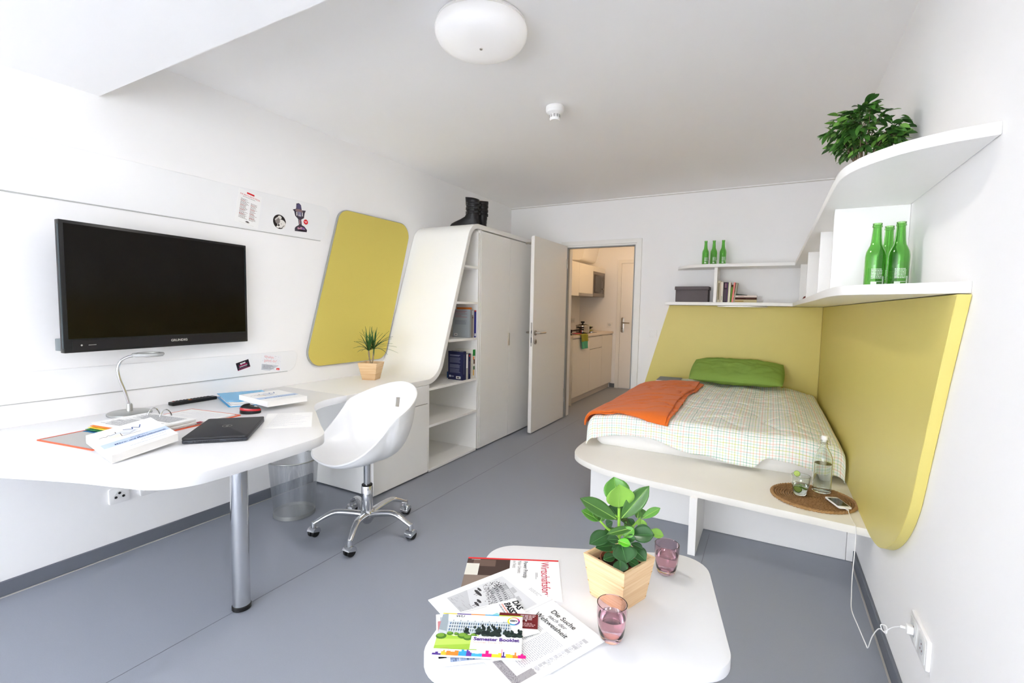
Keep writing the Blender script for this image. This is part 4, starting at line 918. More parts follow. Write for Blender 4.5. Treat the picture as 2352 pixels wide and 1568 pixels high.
for k in range(8): it.append((R4(.03 + k * .018, .118, .0325 + k * .018, .123), '#97a2a9'))
for cxx, hh in ((.068, .030), (.095, .040), (.108, .050), (.120, .042), (.135, .052), (.146, .040), (.168, .026), (.180, .024), (.200, .030)):
    for q in range(7): it.append((circ(cxx + RT.gauss(0, .0035), .072 + hh * q / 7 * .75, .0085 * (1 - q / 9), 8, .006), RT.choice(['#26332f', '#31413b', '#1d2826'])))
it += [([(.0, .020), (.0, .066), (.060, .074), (.100, .070), (.100, .020)], '#a7cf4a'), ([(.0, .030), (.0, .052), (.09, .056), (.09, .040)], '#c3e06a'), ([(.03, .068), (.09, .074), (.10, .070), (.04, .064)], '#e3e0cf')]
for cxx, cyy, rx in ((.010, .062, .013), (.030, .072, .008), (.062, .066, .013), (.075, .060, .012), (.046, .071, .006), (.088, .068, .008)): it += [(circ(cxx, cyy, rx, 14, rx * .8), '#4f7d2c'), (circ(cxx - .002, cyy + .003, rx * .7, 12, rx * .5), '#7aa63c')]
it += [(R4(.083, .022, .204, .066), '#ffffff'), (R4(0, 0, .204, .020), '#fdfdfd')]
x = 0.0
for k, (c, wd, hs) in enumerate((('#5b3f95', .020, (.006, .010, .005)), ('#f5c53a', .012, (.012, .016, .010)), ('#f0913a', .028, (.014, .012, .016)), ('#3ea9dc', .018, (.014, .020, .016)), ('#6a3fa5', .012, (.020, .016, .012)), ('#49b5e0', .024, (.010, .009, .010)), ('#e5218a', .022, (.010, .020, .011)), ('#f5e13a', .022, (.010, .010, .014)), ('#5b3f95', .010, (.006, .018, .005)), ('#f5d53a', .016, (.012, .012, .010)), ('#f0913a', .012, (.010, .018, .008)), ('#e5218a', .018, (.010, .014, .010)))):
    n_ = len(hs)
    for q, h_ in enumerate(hs): it.append((R4(x + wd * q / n_, 0, x + wd * (q + 1) / n_, h_), c))
    x += wd
it.append((R4(.158, 0, .1592, .026), '#e5218a'))
for k, c in enumerate(('#e5218a', '#f0913a', '#f5d53a', '#f5e13a', '#3ea9dc', '#5b3f95')):
    for q in range(5): a = 2 * PI * (k + q / 5) / 6; it.append((circ(.182 + .0125 * math.cos(a), .126 + .0125 * math.sin(a), .0035, 8), c))
it += [(circ(.182, .126, .0118, 20), '#ffffff')]
for q in range(18): a = 2 * PI * q / 18; it.append((circ(.026 + .010 * math.cos(a), .018 + .007 * math.sin(a), .0008, 5), '#e0507a'))
sheet_print('print', it, o, ex, ey, t, lift=.0003)
LFT = .0020
lettering('lettering', 'Semester Booklet', .0150, '#5b3a8c', o + ex * .089 + ey * .0505, ex, ey, t, bold=.0005, lift=LFT, sx=1.0)
lettering('lettering', 'Summer Term \'15', .0085, '#eeb49a', o + ex * .089 + ey * .0415, ex, ey, t, lift=LFT, sx=1.1)
lettering('lettering', 'WU', .0105, '#3a3f48', o + ex * .034 + ey * .1315, ex, ey, t, shear=.25, bold=.0002, lift=LFT, sx=1.2)
lettering('lettering', 'EBN', .0088, '#2d2d3a', o + ex * .182 + ey * .1228, ex, ey, t, bold=.0003, lift=LFT, align='CENTER', sx=1.1)

# tinted tumblers with water
M_TINT = glassmat('plum_glass', '#ecd3db', 0.0, 1.45)
M_WATER = glassmat('water', '#f7e9ee', 0.0, 1.33)
def tumbler(x, y, z, label, g=M_TINT, wlev=.058, prof=None, group=None, wm=M_WATER):
    t = thing('tumbler', label, 'glass', (x, y, z), group)
    P = prof or [(.001, 0), (.0235, 0), (.0265, .003), (.0305, .018), (.0345, .040), (.0365, .062), (.0368, .090)]
    th = .0022; zb = .012
    inn = [(r - th, z_) for r, z_ in P if z_ >= zb + .004][::-1]
    inn += [(max(.002, inn[-1][0] - .003), zb + .001), (.001, zb)]
    b = MB(); b.lathe(P + [(P[-1][0] - .001, P[-1][1] + .0008)] + inn, (x, y, z + .0003), 40, True, True); obj('glass_body', b, g, t)
    # water filling
    if wlev:
        rr = lambda h: next((a[0] + (c[0] - a[0]) * (h - a[1]) / (c[1] - a[1]) for a, c in zip(P[:-1], P[1:]) if a[1] <= h <= c[1] and c[1] > a[1]), P[-1][0]) - th - .0004
        b = MB(); b.lathe([(.001, zb + .0006), (rr(zb + .006) - .003, zb + .0014), (rr(zb + .006), zb + .006), (rr(.03), .03), (rr(wlev * .75), wlev * .75), (rr(wlev), wlev), (.001, wlev)], (x, y, z + .0003), 36); obj('water', b, wm, t)
    return t
tumbler(-.305, 1.100, CT, 'plum-tinted water glass in front of the bamboo pot', group='plum water glasses')
tumbler(-.245, 1.475, CT, 'plum-tinted water glass at the far right corner of the coffee table', group='plum water glasses')

# clusia in a bamboo pot
cl = thing('potted_clusia', 'broad-leaved green plant in a square bamboo pot on the coffee table', 'plant', (-.339, 1.276, CT))
bamboo_pot(cl, (-.339, 1.276, CT + .0005), .108, .141, .121, math.radians(-21.5), .008)
b = MB(); b.lathe([(.044, .075), (.052, .106), (.0535, .108), (.0535, .112), (.051, .112), (.043, .085)], (-.339, 1.276, CT), 28, False, False); obj('nursery_pot', b, mat('terracotta_plastic', '#8a4a30', .6), cl)
LS = [mat('clusia_dark', '#2f5a2c', .28, spec=.5, var=.12, scale=30), mat('clusia_mid', '#456f30', .30, spec=.5, var=.1, scale=30), mat('clusia_light', '#5f9a3c', .28, spec=.5, var=.1, scale=30), mat('clusia_pale', '#86b54c', .35, spec=.4, var=.08, scale=30), mat('clusia_young', '#5fb52a', .3, spec=.5)]
M_RIBD = mat('leaf_rib_dark', '#4f7d45', .5); M_RIB = mat('leaf_rib', '#93b85a', .5); M_STEM = mat('clusia_stem', '#8fbf45', .45, spec=.4, var=.08, scale=20)
LEAVES = [(-0.3446,1.2730,0.7400,-0.3673,1.2948,0.8128,0.0630,2),(-0.3424,1.2685,0.7402,-0.3359,1.2436,0.8136,0.0669,3),(-0.3459,1.2609,0.7087,-0.4289,1.1931,0.7740,0.0382,1),(-0.3342,1.2672,0.7110,-0.2657,1.2816,0.8112,0.0401,1),(-0.3427,1.2854,0.6959,-0.3810,1.3101,0.7224,0.0573,0),(-0.3419,1.2972,0.6914,-0.3341,1.3356,0.6842,0.0497,0),(-0.3832,1.2293,0.7085,-0.4248,1.1953,0.7393,0.0287,2),(-0.3832,1.2293,0.7085,-0.3982,1.2040,0.7381,0.0172,2),(-0.3814,1.2302,0.7066,-0.3755,1.2220,0.7267,0.0153,1),(-0.3614,1.2752,0.6914,-0.3794,1.2768,0.6764,0.0210,0),(-0.2904,1.3252,0.6985,-0.2466,1.3489,0.7297,0.0210,2),(-0.2955,1.3224,0.6984,-0.2993,1.3430,0.7202,0.0287,1),(-0.3024,1.3186,0.6983,-0.2975,1.3099,0.7289,0.0115,1),(-0.2909,1.3192,0.6987,-0.2867,1.3044,0.6796,0.0248,3),(-0.3085,1.3153,0.6739,-0.3273,1.3165,0.6933,0.0153,0),(-0.3571,1.2434,0.6737,-0.3936,1.1781,0.6615,0.0363,0),(-0.3108,1.2799,0.6640,-0.2486,1.2909,0.6750,0.0458,0),(-0.2756,1.3445,0.6556,-0.2351,1.3551,0.6491,0.0248,3),(-0.2990,1.2750,0.6907,-0.3588,1.2198,0.6803,0.0191,1),(-0.3223,1.2509,0.6675,-0.2982,1.2640,0.6934,0.0267,2),(-0.3308,1.2407,0.6620,-0.3555,1.2102,0.6708,0.0229,0),(-0.3158,1.2487,0.6623,-0.2885,1.2465,0.6741,0.0210,0),(-0.3313,1.2290,0.6650,-0.2969,1.2306,0.6607,0.0210,4),(-0.3215,1.2286,0.6580,-0.2989,1.2010,0.6254,0.0573,0),(-0.3410,1.2522,0.6386,-0.3818,1.1959,0.6471,0.0306,0),(-0.3035,1.2611,0.6503,-0.2703,1.2564,0.6447,0.0181,0),(-0.3015,1.2622,0.6386,-0.2608,1.2559,0.6157,0.0344,0),(-0.3407,1.2409,0.6142,-0.3629,1.2061,0.6146,0.0229,0),(-0.3235,1.2275,0.6135,-0.3161,1.2111,0.5899,0.0353,0),(-0.3104,1.2574,0.6031,-0.2777,1.2524,0.5951,0.0220,0),(-0.3478,1.2712,0.6763,-0.3776,1.2437,0.6675,0.0115,1),(-0.3176,1.2364,0.6459,-0.3440,1.2164,0.6440,0.0172,0),(-0.3276,1.3049,0.6775,-0.3347,1.3011,0.6814,0.0115,2)]
def broad_leaf(B, T, wd, nrm_, m, parent, curl=.10, rib=True, rib_m=None):
    B, T = Vector(B), Vector(T); d = T - B; L_ = d.length; d.normalize(); nn = (nrm_ - d * nrm_.dot(d)).normalized(); sd = d.cross(nn)
    NS, NW = 12, 8; b = MB(); vs = []
    for s in range(NS + 1):
        f = s / NS
        wf_ = (math.sin(PI * min(1, f ** .95)) ** .72) * (0.72 + .45 * f) if 0 < f < 1 else 0
        if f > .82: wf_ *= 1 - ((f - .82) / .18) ** 2 * .55
        for k in range(NW + 1):
            g = 2 * k / NW - 1
            p = B + d * (L_ * f) + sd * (wd * .56 * wf_ * g) + nn * (curl * L_ * (.35 * math.sin(PI * f) + .0) + wd * .16 * (abs(g) ** 1.3) * wf_ - .03 * wd * (1 - abs(g)) )
            vs.append(p)
    fs = []
    for s in range(NS):
        for k in range(NW): q = s * (NW + 1) + k; fs.append((q, q + 1, q + NW + 2, q + NW + 1))
    b.add(vs, fs); lf = obj('leaf', b, m, parent, recalc=False, smooth=80)
    md = lf.modifiers.new('thickness', 'SOLIDIFY'); md.thickness = .0009
    if rib:
        q = [vs[s * (NW + 1) + NW // 2] + nn * .0003 for s in range(NS)]
        b = MB(); b.tube(q, [.0011 * (1 - .8 * s / NS) + .0002 for s in range(NS)], 5); obj('midrib', b, rib_m or M_RIB, lf)
    return lf
twd = Vector((.477, -.879, 0)); upv = Vector((0, 0, 1))
for k, L in enumerate(LEAVES):
    w1 = (.75, .9) if k in (0, 1, 2, 3, 5, 9, 13) else (.75, .5)
    nv = twd * w1[1] + upv * w1[0] * (.35 if k in (0, 1) else .8)
    broad_leaf(L[:3], L[3:6], max(L[6], .016) * 1.08, nv, LS[L[7]], cl, curl=.12 if L[7] == 0 else .06, rib_m=M_RIBD if L[7] == 0 else None)
for pts, r0, r1 in (([(-0.3346, 1.2784, 0.570), (-0.3386, 1.2762, 0.6245), (-0.3417, 1.2746, 0.6705), (-0.3436, 1.2735, 0.7361)], .0052, .0040), ([(-0.3439, 1.2734, 0.6584), (-0.355, 1.256, 0.6729), (-0.3673, 1.2436, 0.6849), (-0.3832, 1.2293, 0.7085)], .0032, .0030), ([(-0.337, 1.2771, 0.6586), (-0.3142, 1.3065, 0.6741), (-0.2955, 1.3224, 0.6984)], .0034, .003), ([(-0.3366, 1.2773, 0.6446), (-0.3213, 1.2401, 0.6676)], .0026, .0022), ([(-.3417, 1.2746, .706), (-.352, 1.262, .718)], .002, .0024)):
    q = catmull(pts, 6); b = MB(); b.tube(q, [r0 + (r1 - r0) * i / (len(q) - 1) for i in range(len(q))], 10); obj('stem', b, M_STEM, cl)
# ================================================================== bedding
from mathutils import noise
def check_mat():
    m = bpy.data.materials.new('checked_cotton'); m.use_nodes = True; nt = m.node_tree; b = nt.nodes['Principled BSDF']; b.inputs['Roughness'].default_value = .85; b.inputs['Specular IOR Level'].default_value = .15; b.inputs['Sheen Weight'].default_value = .1
    uv = nt.nodes.new('ShaderNodeUVMap'); sx = nt.nodes.new('ShaderNodeSeparateXYZ'); nt.links.new(uv.outputs['UV'], sx.inputs['Vector'])
    cols = [('#86bfb1', .0032), ('#e2f1ea', .0045), ('#e7ecb8', .0036), ('#dceeea', .0040), ('#f6d0c4', .0034), ('#e6f0e2', .0045), ('#e3e8ae', .0036), ('#d2eae6', .0040), ('#f6dacf', .0034), ('#e0f0e9', .0045)]
    per = .0165 * len(cols); outs = []
    for ch in 'XY':
        a = nt.nodes.new('ShaderNodeMath'); a.operation = 'DIVIDE'; a.inputs[1].default_value = per; nt.links.new(sx.outputs[ch], a.inputs[0])
        c = nt.nodes.new('ShaderNodeMath'); c.operation = 'FRACT'; nt.links.new(a.outputs[0], c.inputs[0])
        cr = nt.nodes.new('ShaderNodeValToRGB'); cr.color_ramp.interpolation = 'CONSTANT'; E = cr.color_ramp.elements
        E[0].position = 0; E[0].color = lin('#ffffff'); E[1].position = .0005; E[1].color = lin(cols[0][0])
        for k, (cc, wd) in enumerate(cols):
            p = k * .0165 / per
            if k: e = E.new(p); e.color = lin(cc)
            e = E.new(p + wd / per); e.color = lin('#ffffff')
        nt.links.new(c.outputs[0], cr.inputs['Fac']); outs.append(cr)
    mx = nt.nodes.new('ShaderNodeMix'); mx.data_type = 'RGBA'; mx.blend_type = 'MULTIPLY'; mx.inputs['Factor'].default_value = 1.0
    nt.links.new(outs[0].outputs['Color'], mx.inputs['A']); nt.links.new(outs[1].outputs['Color'], mx.inputs['B'])
    m2 = nt.nodes.new('ShaderNodeMix'); m2.data_type = 'RGBA'; m2.blend_type = 'MULTIPLY'; m2.inputs['Factor'].default_value = 1.0; m2.inputs['B'].default_value = lin('#f6f5f3')
    nt.links.new(mx.outputs['Result'], m2.inputs['A']); nt.links.new(m2.outputs['Result'], b.inputs['Base Color'])
    return m
def over(d, R):
    if d >= R: return d, 0.
    lim = R - R * PI / 2
    if d >= lim: ph = (R - d) / R; return R - R * math.sin(ph), R * (1 - math.cos(ph))
    return 0., R + (lim - d)
AW, BL_ = 1.475, 1.90
def duvet_pt(a, bb, lift=0.):
    """a: across from the left top edge, bb: along from the front top edge (metres of cloth)"""
    Rr = .045
    hl, dl = over(a, Rr); hr, drr = over(AW - a, .05); hf, dfv = over(bb, Rr)
    x = -1.075 + hl if a < AW / 2 else .400 - hr
    y = 3.105 + hf
    q = noise.noise(Vector((a * 2.2, bb * 1.6, 1.3))) * .018 + noise.noise(Vector((a * 6, bb * 3.2, 7.1))) * .010
    fold = .010 * math.sin(a * 17 + 2.2 * noise.noise(Vector((a * 2, bb * 2.2, 4)))) * (.5 + .5 * noise.noise(Vector((a * 1.3, bb * 1.1, 9))))
    cr_ = abs(noise.noise(Vector((a * 5 + bb * 2, bb * 7 - a * 2, 2.))));  crease = -.012 * max(0, .12 - cr_) / .12
    inside = max(0., min(1., min(a, AW - a) / .35)) ; inf = max(0., min(1., bb / .3))
    top = .545 + .060 * math.sin(inside * PI / 2) * (.6 + .4 * inf)
    z = top + (q + fold + crease) * (.35 + .65 * min(inside, inf) ** .5) - dl - drr - dfv
    if dfv > .02: y += (.016 * noise.noise(Vector((a * 4.5, 3, .5))) - .010 + .010 * math.sin(a * 9)) * min(1, dfv / .12); x -= .0
    if dl > .02: x += (.014 * noise.noise(Vector((bb * 4.0, 8, .5))) - .008) * min(1, dl / .1)
    return Vector((x, y, max(z, PZ + .008) + lift))
dv = thing('duvet', 'white duvet with fine coloured check pattern spread over the bed', 'duvet', (-.33, 4.0, .5))
NA, NB = 170, 200
b = MB(); uvs = []
hem = [(-.12, .150), (.0, .150), (.36, .125), (.72, .185), (.95, .208), (1.02, .205), (1.10, .140), (1.22, .148), (1.34, .165), (1.55, .13)]
def hemf(a):
    for (a0, h0), (a1, h1) in zip(hem[:-1], hem[1:]):
        if a0 <= a <= a1: f = (a - a0) / (a1 - a0); f = f * f * (3 - 2 * f); return h0 + (h1 - h0) * f
    return .13
for j in range(NB + 1):
    for i in range(NA + 1):
        a = -.10 + (AW + .13) * i / NA; b0 = -(hemf(a) - .02); bb = b0 + (BL_ - b0) * j / NB
        b.v.append(tuple(duvet_pt(a, bb))); uvs.append((a, bb))
for j in range(NB):
    for i in range(NA): q = j * (NA + 1) + i; b.f.append([q, q + 1, q + NA + 2, q + NA + 1]); b.m.append(0)
cov = obj('duvet_cover', b, check_mat(), dv, recalc=False, smooth=80, uvs=uvs)
md = cov.modifiers.new('thickness', 'SOLIDIFY'); md.thickness = .006; md.offset = -1
# orange throw
M_OR = mat('orange_knit', '#e0702c', .9, spec=.1, var=.06, scale=120, bump=.5, bscale=420, sheen=.2)
bl = thing('throw_blanket', 'folded orange knitted throw on the left side of the bed', 'blanket', (-.82, 3.9, .58))
for k, (a0, a1, b0, b1, lf) in enumerate(((-.035, .545, .010, 1.50, .010), (-.030, .520, .004, 1.52, .023))):
    b = MB()
    def bf_(u_, v_, a0=a0, a1=a1, b0=b0, b1=b1, lf=lf):
        a = a0 + (a1 - a0) * u_ + .03 * (v_ - .3) * (1 if u_ > .5 else .6) + .012 * math.sin(v_ * 9 + k) * u_; bb = b0 + (b1 - b0) * v_ + .03 * math.sin(u_ * 5) * (1 - v_)
        p = duvet_pt(a, bb); p2 = Vector((p.x, p.y, p.z)); return p2 + Vector((-.014 * max(0., min(1., (.06 - a) / .05)), -.012 * max(0., min(1., (.06 - bb) / .05)), lf + .004 * noise.noise(Vector((u_ * 5, v_ * 9, k * 3.)))))
    b.grid(70, 120, bf_); o = obj('folded_layer', b, M_OR, bl, recalc=False, smooth=80)
    md = o.modifiers.new('thickness', 'SOLIDIFY'); md.thickness = .011; md.offset = 1
    bvm = o.modifiers.new('soft_edge', 'BEVEL'); bvm.width = .004; bvm.segments = 2; bvm.limit_method = 'ANGLE'; bvm.angle_limit = math.radians(60)
# green pillow
pw = thing('pillow', 'green cotton pillow against the yellow headboard panel', 'pillow', (-.255, 4.9, .60))
b = MB(); PN = 40; PMx = Matrix.Translation((-.262, 4.915, .722)) @ Matrix.Rotation(math.radians(-1), 4, 'Z') @ Matrix.Rotation(math.radians(20), 4, 'X')
def pil(u_, v_, s):
    x, y = 2 * u_ - 1, 2 * v_ - 1
    t_ = max(0, (1 - abs(x) ** 3.2)) ** .55 * max(0, (1 - abs(y) ** 2.6)) ** .55
    px = .385 * x * (1 - .06 * (1 - abs(y) ** 2) * 0 - .05 * (1 - abs(x)) * 0) * (1 - .035 * (1 - y * y) * abs(x) ** 4 * -1)
    wr = noise.noise(Vector((x * 2.6, y * 2.2, s * 3 + 1.5))) * .020 + noise.noise(Vector((x * 8, y * 4, s))) * .010 - .010 * max(0, .15 - abs(noise.noise(Vector((x * 3.5 + y, y * 3, 5.))))) / .15
    return Vector((px, .215 * y, s * (.082 * t_ + wr * t_)))
b.grid(PN, PN, lambda u_, v_: pil(u_, v_, 1)); b.grid(PN, PN, lambda u_, v_: pil(u_, 1 - v_, -1))
obj('pillow_case', b, mat('green_cotton', '#8dac55', .85, spec=.1, var=.04, scale=200, bump=.2, bscale=300), pw, xf=PMx, recalc=False, smooth=80)
b = MB(); b.tube([tuple(PMx @ pil(k / 60, 0.0, 1)) for k in range(61)], .004, 6); obj('seam_piping', b, mat('green_cotton'), pw)
# notebook at the head end of the bed
nb = thing('magazine', 'grey and white magazine lying between headboard and orange throw', 'magazine', (-.84, 4.8, .57))
b = MB(); b.obox((-.835, 4.765, .616), .21, .285, .006, .06); obj('pages', b, M_PAPER, nb); b = MB(); b.obox((-.835, 4.765, .6222), .21, .285, .0012, .06); obj('cover', b, flatmat('#8f929a'), nb)

# ================================================================== on the bed platform
pm = thing('woven_placemat', 'round woven straw placemat on the corner of the bed platform', 'placemat', (.232, 2.803, PZ))
M_STRAW = mat('straw', '#94714c', .85, spec=.2, var=.35, scale=70, bump=.8, bscale=260)
b = MB(); pts = []; rad = []
Lr = 0; th = 0; r = .006
while r < .176:
    r = .006 + .0117 * th / (2 * PI); pts.append((.232 + r * math.cos(th), 2.803 + r * math.sin(th), PZ + .0066)); rad.append(.0049 + .0018 * math.sin(r * th * 190)); th += .0062 / max(r, .02)
b.tube(pts, rad, 6); obj('coil', b, M_STRAW, pm)
for s in range(2):
    b = MB(); q = []; rd = []
    for k in range(300):
        a = 2 * PI * k / 300; ph = a * 34 + s * PI; rr = .182 + .0038 * math.cos(ph); q.append((.232 + rr * math.cos(a), 2.803 + rr * math.sin(a), PZ + .0075 + .0030 * math.sin(ph))); rd.append(.0052)
    b.tube(q, rd, 6, closed=True); obj('braided_rim', b, mat('straw_light', '#a8845a', .85, spec=.2, var=.3, scale=70), pm)
MZ = PZ + .0135
M_CLEAR = glassmat('clear_glass', '#fbfffc', 0.0, 1.45); M_CWATER = glassmat('clear_water', '#fbfefd', 0.0, 1.33)
# clip-top carafe
ca = thing('water_carafe', 'clear clip-top glass bottle half full of water on the placemat', 'bottle', (.277, 2.905, MZ))
P = [(.001, 0), (.039, 0), (.0425, .004), (.043, .012), (.043, .165), (.041, .182), (.034, .202), (.024, .222), (.0165, .238), (.0150, .248), (.0150, .262), (.0175, .264), (.0175, .270), (.0150, .272)]
inn = [(r - .003, z) for r, z in P[3:12]][::-1] + [(.036, .008), (.001, .010)]
C_ = (.277, 2.905, MZ + .0003)
b = MB(); b.lathe(P + [(.0118, .272)] + inn, C_, 40); obj('glass_body', b, M_CLEAR, ca)
b = MB(); b.lathe([(.001, .0106), (.0355, .0088), (.0395, .0135), (.0395, .150), (.001, .150)], C_, 36); obj('water', b, M_CWATER, ca)
b = MB(); b.lathe([(.001, .262), (.0112, .262), (.0112, .273), (.0150, .274), (.0155, .290), (.012, .296), (.001, .297)], C_, 24); obj('stopper', b, M_WPLA, ca)
b = MB(); b.tube([(C_[0] + .018 * math.cos(2 * PI * k / 24), C_[1] + .018 * math.sin(2 * PI * k / 24), C_[2] + .253) for k in range(24)], .0012, 6, closed=True); obj('clip_ring', b, M_STEEL, ca)
for s in (-1, 1):
    b = MB(); b.tube([(C_[0] + s * .018, C_[1], C_[2] + .253), (C_[0] + s * .026, C_[1] - .004, C_[2] + .248), (C_[0] + s * .024, C_[1] - .004, C_[2] + .268), (C_[0] + s * .016, C_[1], C_[2] + .288)], .0011, 6); obj('wire_clip', b, M_STEEL, ca)
# tumbler with lime
gl = tumbler(.176, 2.800, MZ, 'clear water glass with lime slices beside the glass bottle', g=M_CLEAR, wlev=.052, prof=[(.001, 0), (.027, 0), (.030, .003), (.035, .025), (.040, .055), (.0425, .085), (.0435, .098)], wm=M_CWATER)
M_LIME = mat('lime_flesh', '#b9cf6a', .5, spec=.4); M_RIND = mat('lime_rind', '#5d8a1e', .45)
for (x, y, z, ax_, an, nm) in ((.166, 2.790, .030, 'X', 1.0, 'a'), (.184, 2.806, .040, 'Y', .6, 'b'), (.160, 2.83, .096, 'X', 1.4, 'c')):
    t = thing('lime_slice', {'a': 'dark green lime wedge at the bottom of the clear glass', 'b': 'pale lime slice floating in the clear glass', 'c': 'lime slice on the rim of the clear glass'}[nm], 'lime', (x, y, MZ + z))
    R_ = Matrix.Translation((x, y, MZ + z)) @ Matrix.Rotation(an, 4, ax_); rr = .017 if nm != 'c' else .015
    b = MB(); b.lathe([(rr * .86, -.0026), (rr * .86, .0026)], seg=20); obj('flesh', b, M_LIME, t, xf=R_)
    b = MB(); b.lathe([(rr * .86, -.0028), (rr, -.0022), (rr, .0022), (rr * .86, .0028)], seg=20, cap0=False, cap1=False); obj('rind', b, M_RIND, t, xf=R_)
# phone with charging cable
ph = thing('smartphone', 'white smartphone charging on the straw placemat', 'phone', (.334, 2.752, MZ + .001))
pa = math.atan2(2.690 - 2.814, .358 - .310); PHM = Matrix.Translation((.334, 2.752, MZ + .0022)) @ Matrix.Rotation(pa, 4, 'Z')
b = MB(); b.prism(rrect(-.066, -.030, .066, .030, .009, 5), 'z', 0, .0075); obj('case', b, M_WPLA, ph, bevel=.0012, xf=PHM)
b = MB(); b.prism(rrect(-.049, -.026, .048, .026, .001, 1), 'z', .0075, .0079); obj('screen', b, mat('phone_screen', '#141516', .08, spec=.5), ph, xf=PHM)
b = MB(); b.lathe([(.0052, .0074), (.0052, .0079)], (.057, 0, 0), 18); obj('home_button', b, mat('socket_white'), ph, xf=PHM)
b = MB(); b.box(-.060, -.006, .0075, -.0585, .006, .0078); obj('speaker_slot', b, M_BLACKM, ph, xf=PHM)
cb_ = thing('charging_cable', 'thin white charging cable hanging from the phone to the wall socket', 'cable', (.40, 2.1, .13))
e = PHM @ Vector((.066, 0, .0035))
b = MB(); b.obox((0, 0, 0), .022, .0075, .005, 0); obj('phone_plug', b, M_WPLA, cb_, xf=PHM @ Matrix.Translation((.077, 0, .0012)), bevel=.001)
e = PHM @ Vector((.088, 0, .0037))
cp = [tuple(e), (.366, 2.645, .358), (.372, 2.58, .350), (.376, 2.530, .350), (.377, 2.516, .335), (.378, 2.513, .29), (.369, 2.46, .234), (.358, 2.40, .173), (.345, 2.30, .146), (.334, 2.20, .135), (.343, 2.10, .128), (.353, 2.02, .120), (.356, 1.995, .122), (.359, 1.955, .190), (.366, 1.905, .250), (.378, 1.872, .258), (.380, 1.885, .275), (.368, 1.898, .268), (.374, 1.885, .255), (.386, 1.862, .285), (.397, 1.842, .306), (.404, 1.825, .318)]
b = MB(); b.tube(catmull(cp, 6), .0017, 8); obj('cord', b, M_WPLA, cb_)
b = MB(); b.tube([(.403, 1.826, .318), (.414, 1.822, .320)], .0042, 10); obj('usb_plug', b, M_WPLA, cb_)
cg = thing('phone_charger', 'white plug-in charger in the double wall socket', 'charger', (.42, 1.82, .32))
b = MB(); b.prism(rrect(1.807, .309, 1.833, .333, .005, 3), 'x', .4145, XR - .0136); obj('charger_body', b, M_WPLA, cg, bevel=.002)

# ================================================================== bottles on the shelves
M_GREEN = glassmat('green_glass', '#a6e08c', 0.0, 1.5)
BP = [(.001, .002), (.024, .0), (.029, .002), (.0305, .007), (.0305, .118), (.0285, .132), (.0235, .145), (.0185, .156), (.0160, .170), (.0135, .205), (.0130, .219), (.0150, .221), (.0150, .226), (.0135, .228), (.0142, .230), (.0142, .234)]
bin_ = [(r - .0026, z) for r, z in BP[4:12]][::-1] + [(.027, .010), (.001, .012)]
def beer_bottle(label, group, loc, face):
    t = thing('beer_bottle', label, 'bottle', loc, group)
    b = MB(); b.lathe(BP + [(.0110, .234)] + bin_, (0, 0, .0004), 28); obj('glass_body', b, M_GREEN, t, local=True)
    b = MB(); rb = random.Random(4); R_ = .0308
    def wrapq(s0, z0, s1, z1):
        n_ = max(1, int(abs(s1 - s0) / .004) + 1)
        for q in range(n_):
            a, c = (s0 + (s1 - s0) * q / n_) / R_, (s0 + (s1 - s0) * (q + 1) / n_) / R_
            b.add([(R_ * math.cos(a), R_ * math.sin(a), z0), (R_ * math.cos(c), R_ * math.sin(c), z0), (R_ * math.cos(c), R_ * math.sin(c), z1), (R_ * math.cos(a), R_ * math.sin(a), z1)], [(0, 1, 2, 3)])
    for r_ in range(7):
        x = -.017
        while x < .014: l = rb.uniform(.003, .008); wrapq(x, .070 - r_ * .0052, min(x + l, .016), .0722 - r_ * .0052); x += l + .0012
    wrapq(-.017, .016, .000, .026); wrapq(-.017, .0265, .017, .0275)
    for k in range(7): wrapq(.018 + k * .0011, .016, .0186 + k * .0011, .046)
    pr = obj('printed_label', b, flatmat('#e4efe0'), t, recalc=False, smooth=60, local=True)
    t.rotation_euler = (0, 0, face); return t
def face_cam(x, y, d=0): return math.atan2(-y, -x) + d
for k, (x, y, lab) in enumerate(((.318, 2.125, 'green glass bottle nearest the shelf edge, left of the close pair'), (.384, 2.120, 'green glass bottle closest to the right wall on the lower shelf'), (.366, 2.205, 'green glass bottle half hidden behind the pair on the lower shelf'))):
    beer_bottle(lab, 'green bottles on the lower shelf', (x, y, SZ1), face_cam(x, y, .25))
for k, (x, lab) in enumerate(((-.588, 'leftmost of three small green bottles on the upper back shelf'), (-.514, 'middle of three small green bottles on the upper back shelf'), (-.432, 'rightmost of three small green bottles on the upper back shelf'))):
    beer_bottle(lab, 'green bottles on the upper shelf', (x, 5.0, TZ1), face_cam(x, 5.0, .3))

# storage box
sb = thing('storage_box', 'dark grey fabric box with lid on the back shelf', 'box', (-.694, 5.03, SZ1))
M_FELT = mat('grey_felt', '#6d6668', .9, spec=.1, var=.08, scale=150, bump=.3, bscale=500)
b = MB(); b.box(-.845, 4.955, SZ1 + .0004, -.545, 5.12, SZ1 + .118); obj('box_body', b, M_FELT, sb, bevel=.004)
b = MB(); b.box(-.853, 4.947, SZ1 + .1185, -.537, 5.128, SZ1 + .152); obj('lid', b, M_FELT, sb, bevel=.004)

